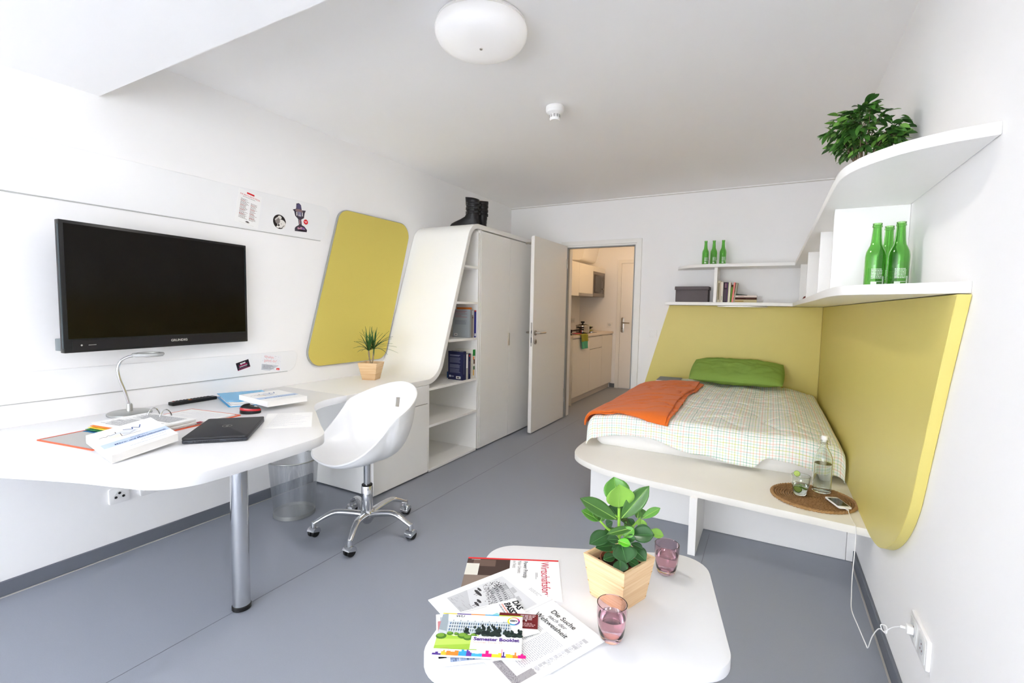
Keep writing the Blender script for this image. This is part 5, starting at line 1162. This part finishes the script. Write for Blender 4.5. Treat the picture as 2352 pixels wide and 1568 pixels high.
# books
def book(label, group, origin, rot, th, dp, ht, cov_, pages='#e9e4d8', spine_items=(), parent_name='book'):
    """local frame: x = thickness, y = depth (spine at y = 0, facing -y), z = height"""
    M = Matrix.Translation(origin) @ rot
    t = thing(parent_name, label, 'book', tuple(origin), group)
    b = MB(); b.box(0, 0, .0005, .0016, dp, ht); obj('cover', b, flatmat(cov_), t, xf=M); b = MB(); b.box(th - .0016, 0, .0005, th, dp, ht); obj('cover', b, flatmat(cov_), t, xf=M)
    b = MB(); b.box(.0016, 0, .0005, th - .0016, .0016, ht); sp_ = obj('spine', b, flatmat(cov_), t, xf=M)
    b = MB(); b.box(.0017, .0017, .003, th - .0017, dp - .003, ht - .003); obj('page_block', b, flatmat(pages), t, xf=M)
    for k, (x0, z0, x1, z1, c) in enumerate(spine_items):
        b = MB(); b.poly([(x0 * th, -.0004 - k * .0001, z0 * ht), (x1 * th, -.0004 - k * .0001, z0 * ht), (x1 * th, -.0004 - k * .0001, z1 * ht), (x0 * th, -.0004 - k * .0001, z1 * ht)]); obj('spine_print', b, flatmat(c), sp_, recalc=False, smooth=0, xf=M)
    return t, M
I4 = Matrix.Identity(4)
def tiltx(a): return Matrix.Rotation(a, 4, 'Y')
# back shelf, standing row (spines face the room)
G1 = 'books standing on the back shelf'
xs_ = -.4635
for th, ht, dp, cov_, a, it, lab in ((.027, .205, .135, '#d8d0b8', 0, ((.3, .12, .7, .9, '#8d8468'),), 'pale beige book first beside the shelf divider'), (.024, .195, .13, '#e6dfd0', 0, ((0, .0, .08, 1, '#a8552f'), (.4, .1, .7, .3, '#b8c0a8')), 'cream book with rust edge second from the divider'), (.040, .190, .135, '#3d3038', 0, ((.15, .05, .75, .65, '#5f555c'), (.3, .72, .7, .95, '#8a6a78'), (.8, 0, .97, 1, '#6d4a78')), 'thick dark book with purple band on the back shelf'), (.020, .188, .13, '#eadfcf', .02, ((0, 0, .2, 1, '#c8d8a8'),), 'thin cream book beside the green one'), (.013, .165, .12, '#6f9440', .05, ((0, .88, 1, 1, '#4a2a20'),), 'thin green book in the leaning row'), (.014, .188, .12, '#f0938a', .075, (), 'thin salmon pink book leaning on the back shelf'), (.012, .185, .12, '#b3ad98', .11, (), 'thin khaki book leaning at the end of the row')):
    book(lab, G1, (xs_, 4.965, SZ1 + .0006 + (math.sin(a) * th if a > 0 else 0)), tiltx(a), th, dp, ht, cov_, spine_items=it); xs_ += th * math.cos(a) + .0008
# stacked books: thickness axis turned up
G2 = 'books stacked flat on the back shelf'
lay = Matrix.Rotation(-PI / 2, 4, 'Y')     # x -> z, z -> -x
zz = SZ1
for th, L_, cov_, it, lab in ((.026, .200, '#cfc197', ((.3, .55, .6, .95, '#b08a45'),), 'ochre paperback at the bottom of the flat stack'), (.020, .205, '#4a2a22', ((.3, .05, .6, .45, '#6a4a42'),), 'dark brown book in the middle of the flat stack'), (.018, .196, '#e0d2c8', ((.4, .55, .7, .8, '#c49a90'),), 'pale pink book near the top of the flat stack')):
    book(lab, G2, (-.122, 4.968, zz + .0008), lay, th, .135, L_, cov_, spine_items=it); zz += th + .0008
b = MB(); b.add([(-.318, 4.975, zz + .001), (-.205, 4.975, zz + .001), (-.205, 5.09, zz + .001), (-.318, 5.09, zz + .001), (-.318, 4.975, zz + .020), (-.205, 4.975, zz + .004), (-.205, 5.09, zz + .004), (-.318, 5.09, zz + .020)], [(0, 3, 2, 1), (4, 5, 6, 7), (0, 1, 5, 4), (1, 2, 6, 5), (2, 3, 7, 6), (3, 0, 4, 7)])
tag(obj('notebook', b, mat('dark_green_cover', '#3f4638', .6, var=.1)), 'dark wedge-shaped notebook on top of the flat stack', 'notebook')
t = thing('red_fruit', 'small dark red rounded object behind the shelf divider', 'fruit', (.232, 4.22, SZ1))
b = MB(); b.lathe([(.004, 0), (.018, .003), (.026, .013), (.027, .022), (.022, .034), (.012, .040), (.003, .036)], (.232, 4.22, SZ1 + .0003), 20); obj('flesh', b, mat('dark_red_skin', '#7a2a22', .35, var=.2, scale=60), t)
b = MB(); b.tube([(.232, 4.22, SZ1 + .036), (.234, 4.221, SZ1 + .048)], .0015, 6); obj('stalk', b, mat('stalk_brown', '#4a3a22', .8), t)

# bookcase rows: spines face +x (the room); covers face the camera
RX = Matrix.Rotation(PI / 2, 4, 'Z')     # local x -> +y, local y -> -x, spine at the front
def cover_face(t, M, dp, ht, items):
    """print on the cover that faces the window side (local x = 0); s runs from fore-edge to spine, reading left to right for the viewer"""
    b = MB(); cols = []
    items = list(items)
    for k, (s0, z0, s1, z1, c) in enumerate(items):
        if c not in cols: cols.append(c)
        x = -.0004 - k * .00001
        b.add([(x, dp * (1 - s0), ht * z0), (x, dp * (1 - s1), ht * z0), (x, dp * (1 - s1), ht * z1), (x, dp * (1 - s0), ht * z1)], [(0, 1, 2, 3)], cols.index(c))
    obj('cover_print', b, [flatmat(c) for c in cols], t, recalc=False, smooth=0, xf=M)
rb = random.Random(8)
def tl(z_top, n, c, s0=.12, s1=.85, pitch=.022, h=.012):
    return [(s0, z_top - k * pitch, s1 - rb.random() * .12, z_top - k * pitch + h, c) for k in range(n)]
S3, S2 = 1.0186, .6606; FX = -2.272
t, M = book('tall grey textbook with red lines, facing out on the bookcase', 'books on the upper bookcase shelf', (FX, 3.418, S3), RX, .024, .178, .245, '#9aa0a3')
cover_face(t, M, .178, .245, tl(.93, 1, '#a8555a') + tl(.89, 1, '#a8555a') + tl(.83, 1, '#8a5a60') + tl(.77, 1, '#a8555a', s1=.6) + tl(.72, 1, '#a8555a') + tl(.60, 7, '#7d8489') + [(.10, .06, .28, .14, '#eceae6'), (.13, .08, .25, .12, '#6d6d6d')])
book('grey-brown book between the grey textbook and the blue one', 'books on the upper bookcase shelf', (FX, 3.443, S3), RX, .044, .165, .240, '#8a837c', spine_items=((.55, .0, .95, 1, '#b3b0ac'), (.2, .82, .6, .98, '#c9d0d8'), (.3, .70, .6, .76, '#5a2a2a')))
book('narrow blue book with red top at the end of the upper shelf', 'books on the upper bookcase shelf', (FX, 3.490, S3), RX, .028, .17, .238, '#2b2d86', spine_items=((0, .95, 1, 1, '#c8372f'), (.15, .05, .85, .15, '#dfe2ea')))
fo_ = thing('orange_folder', 'orange folder peeking out above the grey textbook', 'folder', (-2.40, 3.50, S3))
b = MB(); b.box(-2.46, 3.4875, S3 + .0005, -2.30, 3.4892, S3 + .262); obj('folder_sheet', b, flatmat('#f08a3a'), fo_)
t, M = book('dark navy book with pale text block, facing out on the bookcase', 'books on the lower bookcase shelf', (FX, 3.319, S2), RX, .050, .152, .245, '#2c2f52', spine_items=((.2, .2, .5, .9, '#4a4d6a'),))
cover_face(t, M, .152, .245, tl(.86, 2, '#8d90a8', pitch=.03, h=.018) + tl(.77, 9, '#6a6d88', pitch=.021, h=.013) + tl(.53, 6, '#777a94', pitch=.022, h=.013) + tl(.38, 7, '#6a6d88', pitch=.022, h=.013) + [(.08, .09, .20, .155, '#c9cbd6'), (.22, .10, .40, .14, '#8d90a8'), (.55, .04, .86, .13, '#eceae6'), (.60, .06, .78, .105, '#5a5a5a')])
book('white and grey book next to the dark navy one', 'books on the lower bookcase shelf', (FX, 3.371, S2), RX, .029, .15, .222, '#b9b6ae', spine_items=((.0, .45, .85, .98, '#f2f1ee'),))
book('slim navy book with a red mark in the lower row', 'books on the lower bookcase shelf', (FX, 3.402, S2), RX, .037, .15, .222, '#272b52', spine_items=((.35, .88, .75, .95, '#d0402f'), (.5, .2, .62, .7, '#8a6a8a')))
book('slim cream book in the lower row', 'books on the lower bookcase shelf', (FX, 3.440, S2), RX, .028, .15, .217, '#d9d6cc', spine_items=((.2, .1, .6, .6, '#c6c2b4'),))
book('tall green and white book at the end of the lower row', 'books on the lower bookcase shelf', (FX, 3.471, S2), RX, .040, .19, .252, '#eceae2', spine_items=((0, .78, 1, 1, '#2f8f45'), (.1, .64, .6, .76, '#e88a5a'), (.3, .5, .8, .66, '#5a3a34'), (.1, .1, .5, .3, '#e8b85a'), (.2, .30, .8, .42, '#4a6a4a')))
bk = thing('blue_box', 'small blue booklet behind the navy book on the bookcase', 'booklet', (-2.46, 3.40, S2))
b = MB(); b.box(-2.475, 3.3705, S2 + .0005, -2.425, 3.395, S2 + .055); obj('cover', b, flatmat('#1f4a86'), bk, bevel=.001)
# bookmark ribbons / dark hair clip on top of the lower row
cl_ = thing('hair_clip', 'dark brown clip lying on top of the lower row of books', 'clip', (-2.36, 3.45, S2 + .225))
b = MB(); b.tube([(-2.40, 3.415, S2 + .226), (-2.385, 3.42, S2 + .238), (-2.37, 3.42, S2 + .229), (-2.355, 3.425, S2 + .238), (-2.34, 3.425, S2 + .227)], .004, 8); obj('wire', b, mat('dark_brown', '#2a1c16', .5), cl_)

# ================================================================== boots on the wardrobe top
M_LEA = mat('black_leather', '#17161a', .42, spec=.45, var=.2, scale=40, bump=.5, bscale=60)
def boot(label, loc, ang):
    t = thing('leather_boot', label, 'boot', loc, 'pair of black boots')
    rings = []
    # (z, centre x, half length, half width); toe points to +x
    sec = [(.014, .050, .148, .046), (.030, .050, .146, .049), (.045, .045, .138, .048), (.060, .030, .118, .046), (.078, .006, .088, .044), (.100, -.018, .064, .043), (.125, -.028, .054, .043), (.16, -.030, .054, .045), (.20, -.030, .057, .048), (.235, -.028, .062, .050), (.262, -.027, .064, .051)]
    for z, c, hl, hw in sec:
        ring = []
        for k in range(28):
            a = 2 * PI * k / 28; ca, sa = math.cos(a), math.sin(a); p = .82
            x = c + hl * math.copysign(abs(ca) ** p, ca); y = hw * math.copysign(abs(sa) ** p, sa) * (1 - (.12 if ca < 0 and z < .06 else 0))
            wob = .003 * math.sin(z * 90 + a * 2) if .09 < z < .24 else 0
            ring.append((x + wob, y + wob * .5, z + (.012 * ca if z > .25 else 0)))
        rings.append(ring)
    b = MB(); b.ringstack(rings, cap1=False); u_ = obj('upper', b, M_LEA, t, local=True); md = u_.modifiers.new('thickness', 'SOLIDIFY'); md.thickness = .003
    b = MB(); b.ringstack([[(c + hl * math.copysign(abs(math.cos(2 * PI * k / 28)) ** .8, math.cos(2 * PI * k / 28)), hw * math.copysign(abs(math.sin(2 * PI * k / 28)) ** .8, math.sin(2 * PI * k / 28)), z) for k in range(28)] for z, c, hl, hw in ((.0005, .052, .148, .048), (.012, .052, .151, .050), (.015, .052, .150, .050))]); obj('sole', b, M_BLACKM, t, local=True)
    b = MB(); b.box(-.098, -.040, .0004, -.03, .040, .0005 + .02); obj('heel', b, M_BLACKM, t, local=True, bevel=.004)
    for z in (.122, .160, .200):
        ring = [(-.030 + .059 * math.cos(2 * PI * k / 28) , .0495 * math.sin(2 * PI * k / 28)) for k in range(28)]
        b = MB(); b.ringstack([[(x * s_ if False else x, y, zz) for x, y in ring] for zz, s_ in ((z, 1), (z + .020, 1))], cap0=False, cap1=False); st_ = obj('strap', b, M_LEA, t, local=True); md = st_.modifiers.new('thickness', 'SOLIDIFY'); md.thickness = .003; md.offset = 1
        b = MB(); b.box(-.105, .040, z + .002, -.045, .0435, z + .018); obj('strap_end', b, M_LEA, st_, local=True)
        for q in range(1):
            b = MB(); xx, yy = .012, .0455
            b.tube([(xx - .012, yy, z - .002), (xx + .010, yy - .006, z - .002), (xx + .010, yy - .006, z + .022), (xx - .012, yy, z + .022)], .0016, 6, closed=True); obj('buckle', b, M_STEEL, st_, local=True)
    t.rotation_euler = (0, 0, ang); return t
boot('black buckled ankle boot in front on top of the wardrobe', (-2.452, 3.665, 2.0024), math.radians(186))
boot('black buckled ankle boot behind its pair, straps sticking out', (-2.420, 3.815, 2.0024), math.radians(140))

# ================================================================== ficus on the top shelf
fc = thing('potted_ficus', 'bushy small-leaved ficus on the top corner shelf', 'plant', (.285, 2.32, TZ1))
b = MB(); b.lathe([(.046, 0), (.048, .002), (.060, .100), (.064, .102), (.064, .112), (.058, .112), (.054, .095), (.004, .093)], (.285, 2.32, TZ1 + .0003), 28); obj('pot', b, mat('terracotta_plastic'), fc)
b = MB(); b.lathe([(.001, .0945), (.053, .0945)], (.285, 2.32, TZ1), 20, False, False); obj('soil', b, M_SOIL, fc)
rf = random.Random(17); M_TW = mat('ficus_twig', '#7a6a52', .8)
FL = [mat('ficus_dark', '#335a26', .35, spec=.4, var=.15, scale=40), mat('ficus_mid', '#487a30', .35, spec=.4, var=.15, scale=40), mat('ficus_light', '#6f9f45', .35, spec=.4, var=.15, scale=40)]
cc = Vector((.283, 2.33, TZ1 + .245)); tips = []
base_p = Vector((.285, 2.32, TZ1 + .09))
for k in range(26):
    a = rf.uniform(0, 2 * PI); el = rf.uniform(-.35, 1.45); d = Vector((math.cos(a) * math.cos(el), math.sin(a) * math.cos(el), math.sin(el)))
    end = cc + Vector((d.x * .112, d.y * .125, d.z * .105))
    mid = base_p.lerp(end, .5) + Vector((rf.uniform(-.01, .01), rf.uniform(-.01, .01), .035))
    q = catmull([tuple(base_p), tuple(mid), tuple(end)], 5); b = MB(); b.tube(q, [.003 - .0022 * i / (len(q) - 1) for i in range(len(q))], 5); obj('twig', b, M_TW, fc); tips.append([Vector(p) for p in q[4:]])
lm = []
for m in FL:
    b = MB(); vs = []; NS = 5
    for s in range(NS + 1):
        f = s / NS; wd = .0098 * math.sin(PI * f) ** .8 if 0 < f < 1 else 0; z = -.012 * f * f
        vs += [(0.050 * f, -wd, z + wd * .35), (0.050 * f, 0, z), (0.050 * f, wd, z + wd * .35)]
    fs = []
    for s in range(NS): q = s * 3; fs += [(q, q + 1, q + 4, q + 3), (q + 1, q + 2, q + 5, q + 4)]
    b.add(vs, fs); me = bpy.data.meshes.new('leaf'); me.from_pydata(vs, [], fs); me.materials.append(m); me.shade_smooth(); lm.append(me)
for k in range(298):
    br = tips[k % len(tips)]; p = br[rf.randrange(len(br))] + Vector((rf.gauss(0, .008), rf.gauss(0, .008), rf.gauss(0, .008)))
    out = (p - cc); az = math.atan2(out.y, out.x) + rf.gauss(0, .7); pt = rf.uniform(-.3, .9) if out.z < .05 else rf.uniform(-.7, .5)
    o = bpy.data.objects.new('leaf', lm[rf.choice((0, 0, 1, 1, 2))]); COL.objects.link(o); o.parent = fc; o.location = p - fc.location
    if p.x > .40: az = PI + rf.gauss(0, .6)
    o.rotation_euler = (rf.gauss(0, .5), pt, az); s = rf.uniform(.75, 1.15); o.scale = (s, s, s)

b = MB(); cl3 = []
for k in range(320):
    br = tips[k % len(tips)]; p = br[rf.randrange(len(br))] + Vector((rf.gauss(0, .014), rf.gauss(0, .014), rf.gauss(0, .012)))
    out = p - cc; az = math.atan2(out.y, out.x) + rf.gauss(0, .9)
    if p.x > .39: az = PI + rf.gauss(0, .6)
    Mx = Matrix.Translation(p) @ Matrix.Rotation(az, 4, 'Z') @ Matrix.Rotation(rf.uniform(-.6, .8), 4, 'Y') @ Matrix.Rotation(rf.gauss(0, .5), 4, 'X') @ Matrix.Scale(rf.uniform(.7, 1.05), 4)
    b.add([Mx @ v.co for v in lm[0].vertices], [tuple(f.vertices) for f in lm[0].polygons], rf.choice((0, 0, 1, 1, 2)))
fo2 = obj('small_foliage', b, FL, fc, recalc=False, smooth=80); fo2['kind'] = 'stuff'

# ================================================================== kitchen beyond the door
KX = -2.27
def unit(y0, y1, label, drawer=False):
    t = thing('base_cabinet', label, 'cabinet', (XL, y0, 0), 'kitchen base cabinets')
    b = MB(); b.box(XL + .003, y0, .09, KX - .022, y1 - .0006, .893); obj('carcass', b, M_KIT, t, smooth=0)
    if drawer:
        b = MB(); b.box(KX - .020, y0 + .0015, .708, KX, y1 - .002, .880); d = obj('drawer_front', b, M_KIT, t, bevel=.001, bseg=1)
        b = MB(); b.box(KX - .004, y1 - .11, .702, KX + .006, y1 - .01, .7065); obj('grip', b, M_STEEL, d)
        b = MB(); b.box(KX - .020, y0 + .0015, .095, KX, y1 - .002, .700); obj('door', b, M_KIT, t, bevel=.001, bseg=1)
    else:
        b = MB(); b.box(KX - .020, y0 + .0015, .095, KX, y1 - .002, .880); d = obj('door', b, M_KIT, t, bevel=.001, bseg=1)
    b = MB(); b.box(KX - .006, y1 - .11, .8815, KX + .004, y1 - .01, .886); obj('grip', b, M_STEEL, t)
    return t
unit(5.872, 6.540, 'beige kitchen base cabinet nearest the doorway')
unit(6.541, 7.100, 'beige kitchen base cabinet with a drawer on top', True)
unit(7.101, 7.640, 'beige kitchen base cabinet in the far corner')
b = MB(); b.box(XL + .003, 5.852, .0005, KX - .002, 5.870, .893); tag(obj('end_panel', b, M_KIT, bevel=.001, bseg=1), 'beige end panel of the kitchen units by the doorway', 'panel')
b = MB(); b.box(XL + .06, 5.871, .0005, KX - .045, 7.640, .088); tag(obj('plinth', b, mat('plinth_beige', '#d5cdc2', .5), bevel=.001, bseg=1), 'recessed plinth under the kitchen cabinets', 'plinth')
b = MB(); b.box(XL + .003, 5.840, .8945, KX + .012, 7.645, .928); tag(obj('worktop', b, mat('worktop_beige', '#e3d6c6', .35, var=.02, scale=80), bevel=.002), 'pale kitchen worktop on the base cabinets', 'worktop')
KZ = .9285
hb = thing('cooktop', 'black glass cooktop set in the kitchen worktop', 'cooktop', (-2.56, 6.5, KZ))
b = MB(); b.prism(rrect(-2.80, 5.95, -2.335, 7.05, .02, 4), 'z', KZ, KZ + .005); obj('glass_plate', b, mat('ceran_black', '#15120f', .08, spec=.5), hb)
for y, x in ((6.2, -2.60), (6.72, -2.44)):
    b = MB(); b.tube([(x + .095 * math.cos(2 * PI * k / 32), y + .095 * math.sin(2 * PI * k / 32), KZ + .0052) for k in range(32)], .0006, 4, closed=True); obj('zone_ring', b, M_STEEL, hb)
for k in range(2):
    b = MB(); b.lathe([(.016, .005), (.016, .022), (.013, .024)], (-2.36, 6.83 + k * .06, KZ), 18); obj('control_knob', b, M_CHROME, hb)
# stainless pot with glass lid
HZ = KZ + .0062
po_ = thing('saucepan', 'steel cooking pot with lid and black knob on the cooktop', 'pot', (-2.44, 6.68, HZ))
b = MB(); b.lathe([(.09, 0), (.098, .004), (.1, .02), (.1, .100), (.104, .102), (.104, .105), (.097, .105), (.096, .02), (.004, .012)], (-2.44, 6.68, HZ), 40); obj('pot_body', b, mat('polished_steel', '#c9c4bc', .12, 1.), po_)
b = MB(); b.lathe([(.103, .1055), (.100, .112), (.07, .124), (.02, .130), (.004, .131)], (-2.44, 6.68, HZ), 36); obj('lid', b, mat('polished_steel'), po_)
b = MB(); b.lathe([(.012, .130), (.012, .140), (.026, .146), (.030, .156), (.028, .168), (.004, .170)], (-2.44, 6.68, HZ), 24); obj('lid_knob', b, M_BLACK, po_)
for s in (-1, 1):
    b = MB(); b.tube([(-2.44 + .10 * math.cos(1.1), 6.68 + s * .09, HZ + .08), (-2.37, 6.68 + s * .135, HZ + .082), (-2.46, 6.68 + s * .145, HZ + .082), (-2.50, 6.68 + s * .085, HZ + .08)], .009, 8); obj('pot_handle', b, M_BLACK, po_)
pn = thing('frying_pan', 'black pan with a row of glasses in it beside the cooking pot', 'pan', (-2.56, 6.24, HZ))
b = MB(); b.lathe([(.10, 0), (.112, .004), (.135, .050), (.138, .052), (.132, .052), (.108, .010), (.004, .008)], (-2.56, 6.24, HZ), 40); obj('pan_body', b, M_BLACK, pn)
b = MB(); b.tube([(-2.45, 6.32, HZ + .042), (-2.36, 6.40, HZ + .058), (-2.33, 6.425, HZ + .060)], .010, 8); obj('handle', b, M_BLACK, pn)
for k in range(4):
    x, y = -2.59 + .008 * k, 6.165 + k * .048
    t = thing('shot_glass', ('first', 'second', 'third', 'fourth')[k] + ' small glass from the doorway side in the black pan', 'glass', (x, y, HZ + .0105), 'small glasses in the pan')
    b = MB(); b.lathe([(.001, 0), (.018, 0), (.022, .075), (.0205, .075), (.017, .008), (.001, .007)], (x, y, HZ + .0108), 18); obj('glass_body', b, M_CLEAR, t)
b = MB(); b.lathe([(.001, 0), (.07, 0), (.115, .022), (.118, .026), (.112, .026), (.068, .006), (.001, .005)], (-2.60, 7.30, KZ), 36); tag(obj('plate', b, mat('green_ceramic', '#c3c97a', .3)), 'pale green plate at the back of the worktop', 'plate')
b = MB(); b.lathe([(.001, 0), (.05, 0), (.105, .045), (.110, .048), (.104, .048), (.048, .007), (.001, .006)], (-2.60, 7.30, KZ + .0265), 36); tag(obj('bowl', b, M_BLACK), 'black bowl stacked on the pale green plate', 'bowl')
t = thing('cup', 'pale green cup standing in the black bowl', 'cup', (-2.60, 7.30, KZ + .034))
b = MB(); b.lathe([(.001, 0), (.032, 0), (.044, .070), (.041, .070), (.030, .006), (.001, .005)], (-2.60, 7.30, KZ + .0345), 28); obj('cup_body', b, mat('green_ceramic'), t)
b = MB(); b.tube([(-2.565 + .0, 7.325, KZ + .095), (-2.545, 7.345, KZ + .090), (-2.545, 7.345, KZ + .062), (-2.566, 7.322, KZ + .052)], .004, 8); obj('handle', b, mat('green_ceramic'), t)
# tea towel over the worktop edge
tw_ = thing('tea_towel', 'green and turquoise tea towel hanging over the worktop edge', 'towel', (KX, 6.24, .74))
def tw_fn(y0, y1, z0, z1, off):
    def fn(u_, v_):
        z = z0 + (z1 - z0) * v_; n_ = .006 * math.sin(u_ * 9 + v_ * 2) * (1 - v_ * .6)
        yy = y0 + (y1 - y0) * u_; yy = yy + (.04 * (1 - v_)) * (1 - u_)
        return (KX + .026 + off + n_, yy, z)
    return fn
b = MB(); b.grid(14, 14, tw_fn(6.085, 6.375, .840, .9295, .0)); b.grid(14, 4, lambda u_, v_: (KX + .026 - .075 * v_, 6.085 + .29 * u_, .9305 + .004 * math.sin(PI * v_) + .002 * math.sin(u_ * 8)))
o = obj('olive_half', b, mat('olive_towel', '#9c9a34', .9, var=.06, scale=90), tw_, recalc=False, smooth=80); md = o.modifiers.new('thickness', 'SOLIDIFY'); md.thickness = .004; md.offset = 1
b = MB(); b.grid(14, 10, tw_fn(6.115, 6.375, .738, .840, .0)); o = obj('turquoise_half', b, mat('turquoise_towel', '#58b58e', .9, var=.06, scale=90), tw_, recalc=False, smooth=80); md = o.modifiers.new('thickness', 'SOLIDIFY'); md.thickness = .004; md.offset = 0
b = MB(); b.obox((-2.42, 6.40, KZ + .0055), .09, .20, .004, .1); tag(obj('cloth', b, mat('pink_cloth', '#d8606a', .9)), 'folded pink cloth on the cooktop beside the towel', 'cloth')
# wall units, hood and microwave
UX = -2.43
def wall_unit(y0, y1, z0, label):
    t = thing('wall_cabinet', label, 'cabinet', (XL, y0, z0), 'kitchen wall cabinets')
    b = MB(); b.box(XL + .003, y0, z0, UX - .02, y1 - .0006, 1.945); obj('carcass', b, M_KIT, t, smooth=0)
    b = MB(); b.box(UX - .0195, y0 + .0015, z0 - .001, UX, y1 - .002, 1.945); obj('door', b, M_KIT, t, bevel=.001, bseg=1); return t
wall_unit(5.86, 6.460, 1.472, 'beige wall cabinet nearest the doorway')
wall_unit(6.461, 7.060, 1.520, 'beige wall cabinet above the extractor hood')
wb = MB(); wb.box(XL + .003, 7.061, 1.870, UX, 7.645, 1.945); tag(obj('filler_panel', wb, M_KIT, bevel=.001, bseg=1), 'beige filler panel above the microwave', 'panel')
hd2 = thing('extractor_hood', 'flat steel extractor hood under the wall cabinet', 'hood', (XL, 6.47, 1.478))
b = MB(); b.box(XL + .003, 6.4615, 1.478, UX + .004, 7.058, 1.5185); obj('hood_body', b, M_STEEL, hd2, bevel=.002)
b = MB(); b.lathe([(.005, 0), (.005, .004)], seg=12); obj('hood_switch', b, M_BLACKM, hd2, xf=Matrix.Translation((UX + .003, 6.52, 1.50)) @ Matrix.Rotation(PI / 2, 4, 'Y'))
mw_ = thing('microwave', 'built-in steel microwave in the kitchen wall units', 'microwave', (XL, 7.07, 1.484))
b = MB(); b.box(XL + .003, 7.061, 1.484, UX - .001, 7.645, 1.869); obj('casing', b, mat('microwave_steel', '#8a8178', .35, .8), mw_, bevel=.002)
b = MB(); b.box(UX - .001, 7.115, 1.535, UX + .006, 7.585, 1.825); dr2 = obj('door', b, mat('microwave_door', '#3a302a', .2, spec=.5), mw_, bevel=.003)
b = MB(); b.box(UX + .006, 7.15, 1.56, UX + .0065, 7.46, 1.80); obj('window', b, mat('microwave_window', '#2a221e', .1), dr2)
b = MB(); b.box(UX + .006, 7.535, 1.74, UX + .007, 7.56, 1.80); obj('display', b, mat('display_grey', '#7d7a74', .3), dr2)
b = MB(); b.lathe([(.012, 0), (.012, .010)], seg=16); obj('knob', b, M_STEEL, dr2, xf=Matrix.Translation((UX + .006, 7.55, 1.61)) @ Matrix.Rotation(PI / 2, 4, 'Y'))
# boxed duct above the wall units
b = MB(); b.prism(roundpoly([(XL, 2.055), (-2.60, 2.040), (-2.50, ZC), (XL, ZC)], [.002, .06, .002, .002]), 'y', 7.0, KY); so = struct(obj('trim_3', b, M_WALL)); so['label'] = 'boxed duct above the kitchen units'
# kitchen sockets and switch
t = thing('wall_socket', 'white wall socket on the kitchen end wall beside the entrance door', 'socket', (-2.325, KY, .99))
b = MB(); b.prism(rrect(-2.368, .990, -2.282, 1.074, .006, 3), 'y', KY - .010, KY - .0003); obj('plate', b, M_WPLA, t, bevel=.002)
b = MB(); b.prism(circ(-2.325, 1.032, .024, 20), 'y', KY - .0115, KY - .010); obj('recess', b, mat('socket_recess'), t)
t = thing('wall_socket', 'small socket strip on the kitchen splashback behind the pan', 'socket', (XL, 7.31, 1.05))
b = MB(); b.prism(rrect(7.21, 1.052, 7.42, 1.13, .006, 3), 'x', XL + .0003, XL + .010); obj('plate', b, mat('socket_white'), t, bevel=.002)
for y in (7.28, 7.35): b = MB(); b.prism(circ(y, 1.09, .022, 18), 'x', XL + .010, XL + .0108); obj('recess', b, mat('socket_recess'), t)
# entrance door in the end wall
EX0, EX1 = -2.150, -1.29
b = MB(); b.prism([(EX0, 0), (EX0, 2.03), (EX1, 2.03), (EX1, 0), (EX1 + .06, 0), (EX1 + .06, 2.085), (EX0 - .06, 2.085), (EX0 - .06, 0)], 'y', KY - .022, KY - .0003)
d2 = struct(obj('door_2', b, M_FRAME, bevel=.002, bseg=1))
b = MB(); b.box(EX0 + .002, KY - .014, .012, EX1 - .002, KY - .0005, 2.028); obj('door_panel', b, M_DOOR, d2, bevel=.001, bseg=1)
b = MB(); b.prism(rrect(-2.133, .915, -2.083, 1.160, .024, 6), 'y', KY - .022, KY - .0142); pl2 = obj('handle_plate', b, M_STEEL, d2, bevel=.001)
b = MB(); b.tube([(-2.108, KY - .018, 1.075), (-2.108, KY - .065, 1.075), (-2.100, KY - .070, 1.075), (-1.985, KY - .070, 1.073)], .010, 10); obj('lever_handle', b, M_STEEL, pl2)
b = MB(); b.prism(circ(-2.108, .985, .008, 14), 'y', KY - .0232, KY - .022); obj('key_cylinder', b, mat('dark_slot'), pl2)
# warm kitchen ceiling light
kl = thing('ceiling_lamp', 'round ceiling light in the kitchen passage', 'lamp', (-1.75, 6.55, ZC))
b = MB(); b.lathe([(.12, 0), (.13, -.006), (.13, -.03), (.12, -.034)], (-1.75, 6.55, ZC - .0003), 32); obj('housing', b, M_WPLA, kl)
b = MB(); b.lathe([(.118, -.0345), (.10, -.05), (.05, -.058), (.004, -.06)], (-1.75, 6.55, ZC), 32); obj('diffuser', b, mat('warm_diffuser', '#ffffff', .5, emit='#ffd9a8', estr=2.0), kl)
ld = bpy.data.lights.new('kitchen_lamp_light', 'POINT'); ld.energy = 8; ld.color = (1.0, .67, .36); ld.shadow_soft_size = .11
lo_ = bpy.data.objects.new('kitchen_lamp_light', ld); COL.objects.link(lo_); lo_.location = (-1.75, 6.55, ZC - .18)
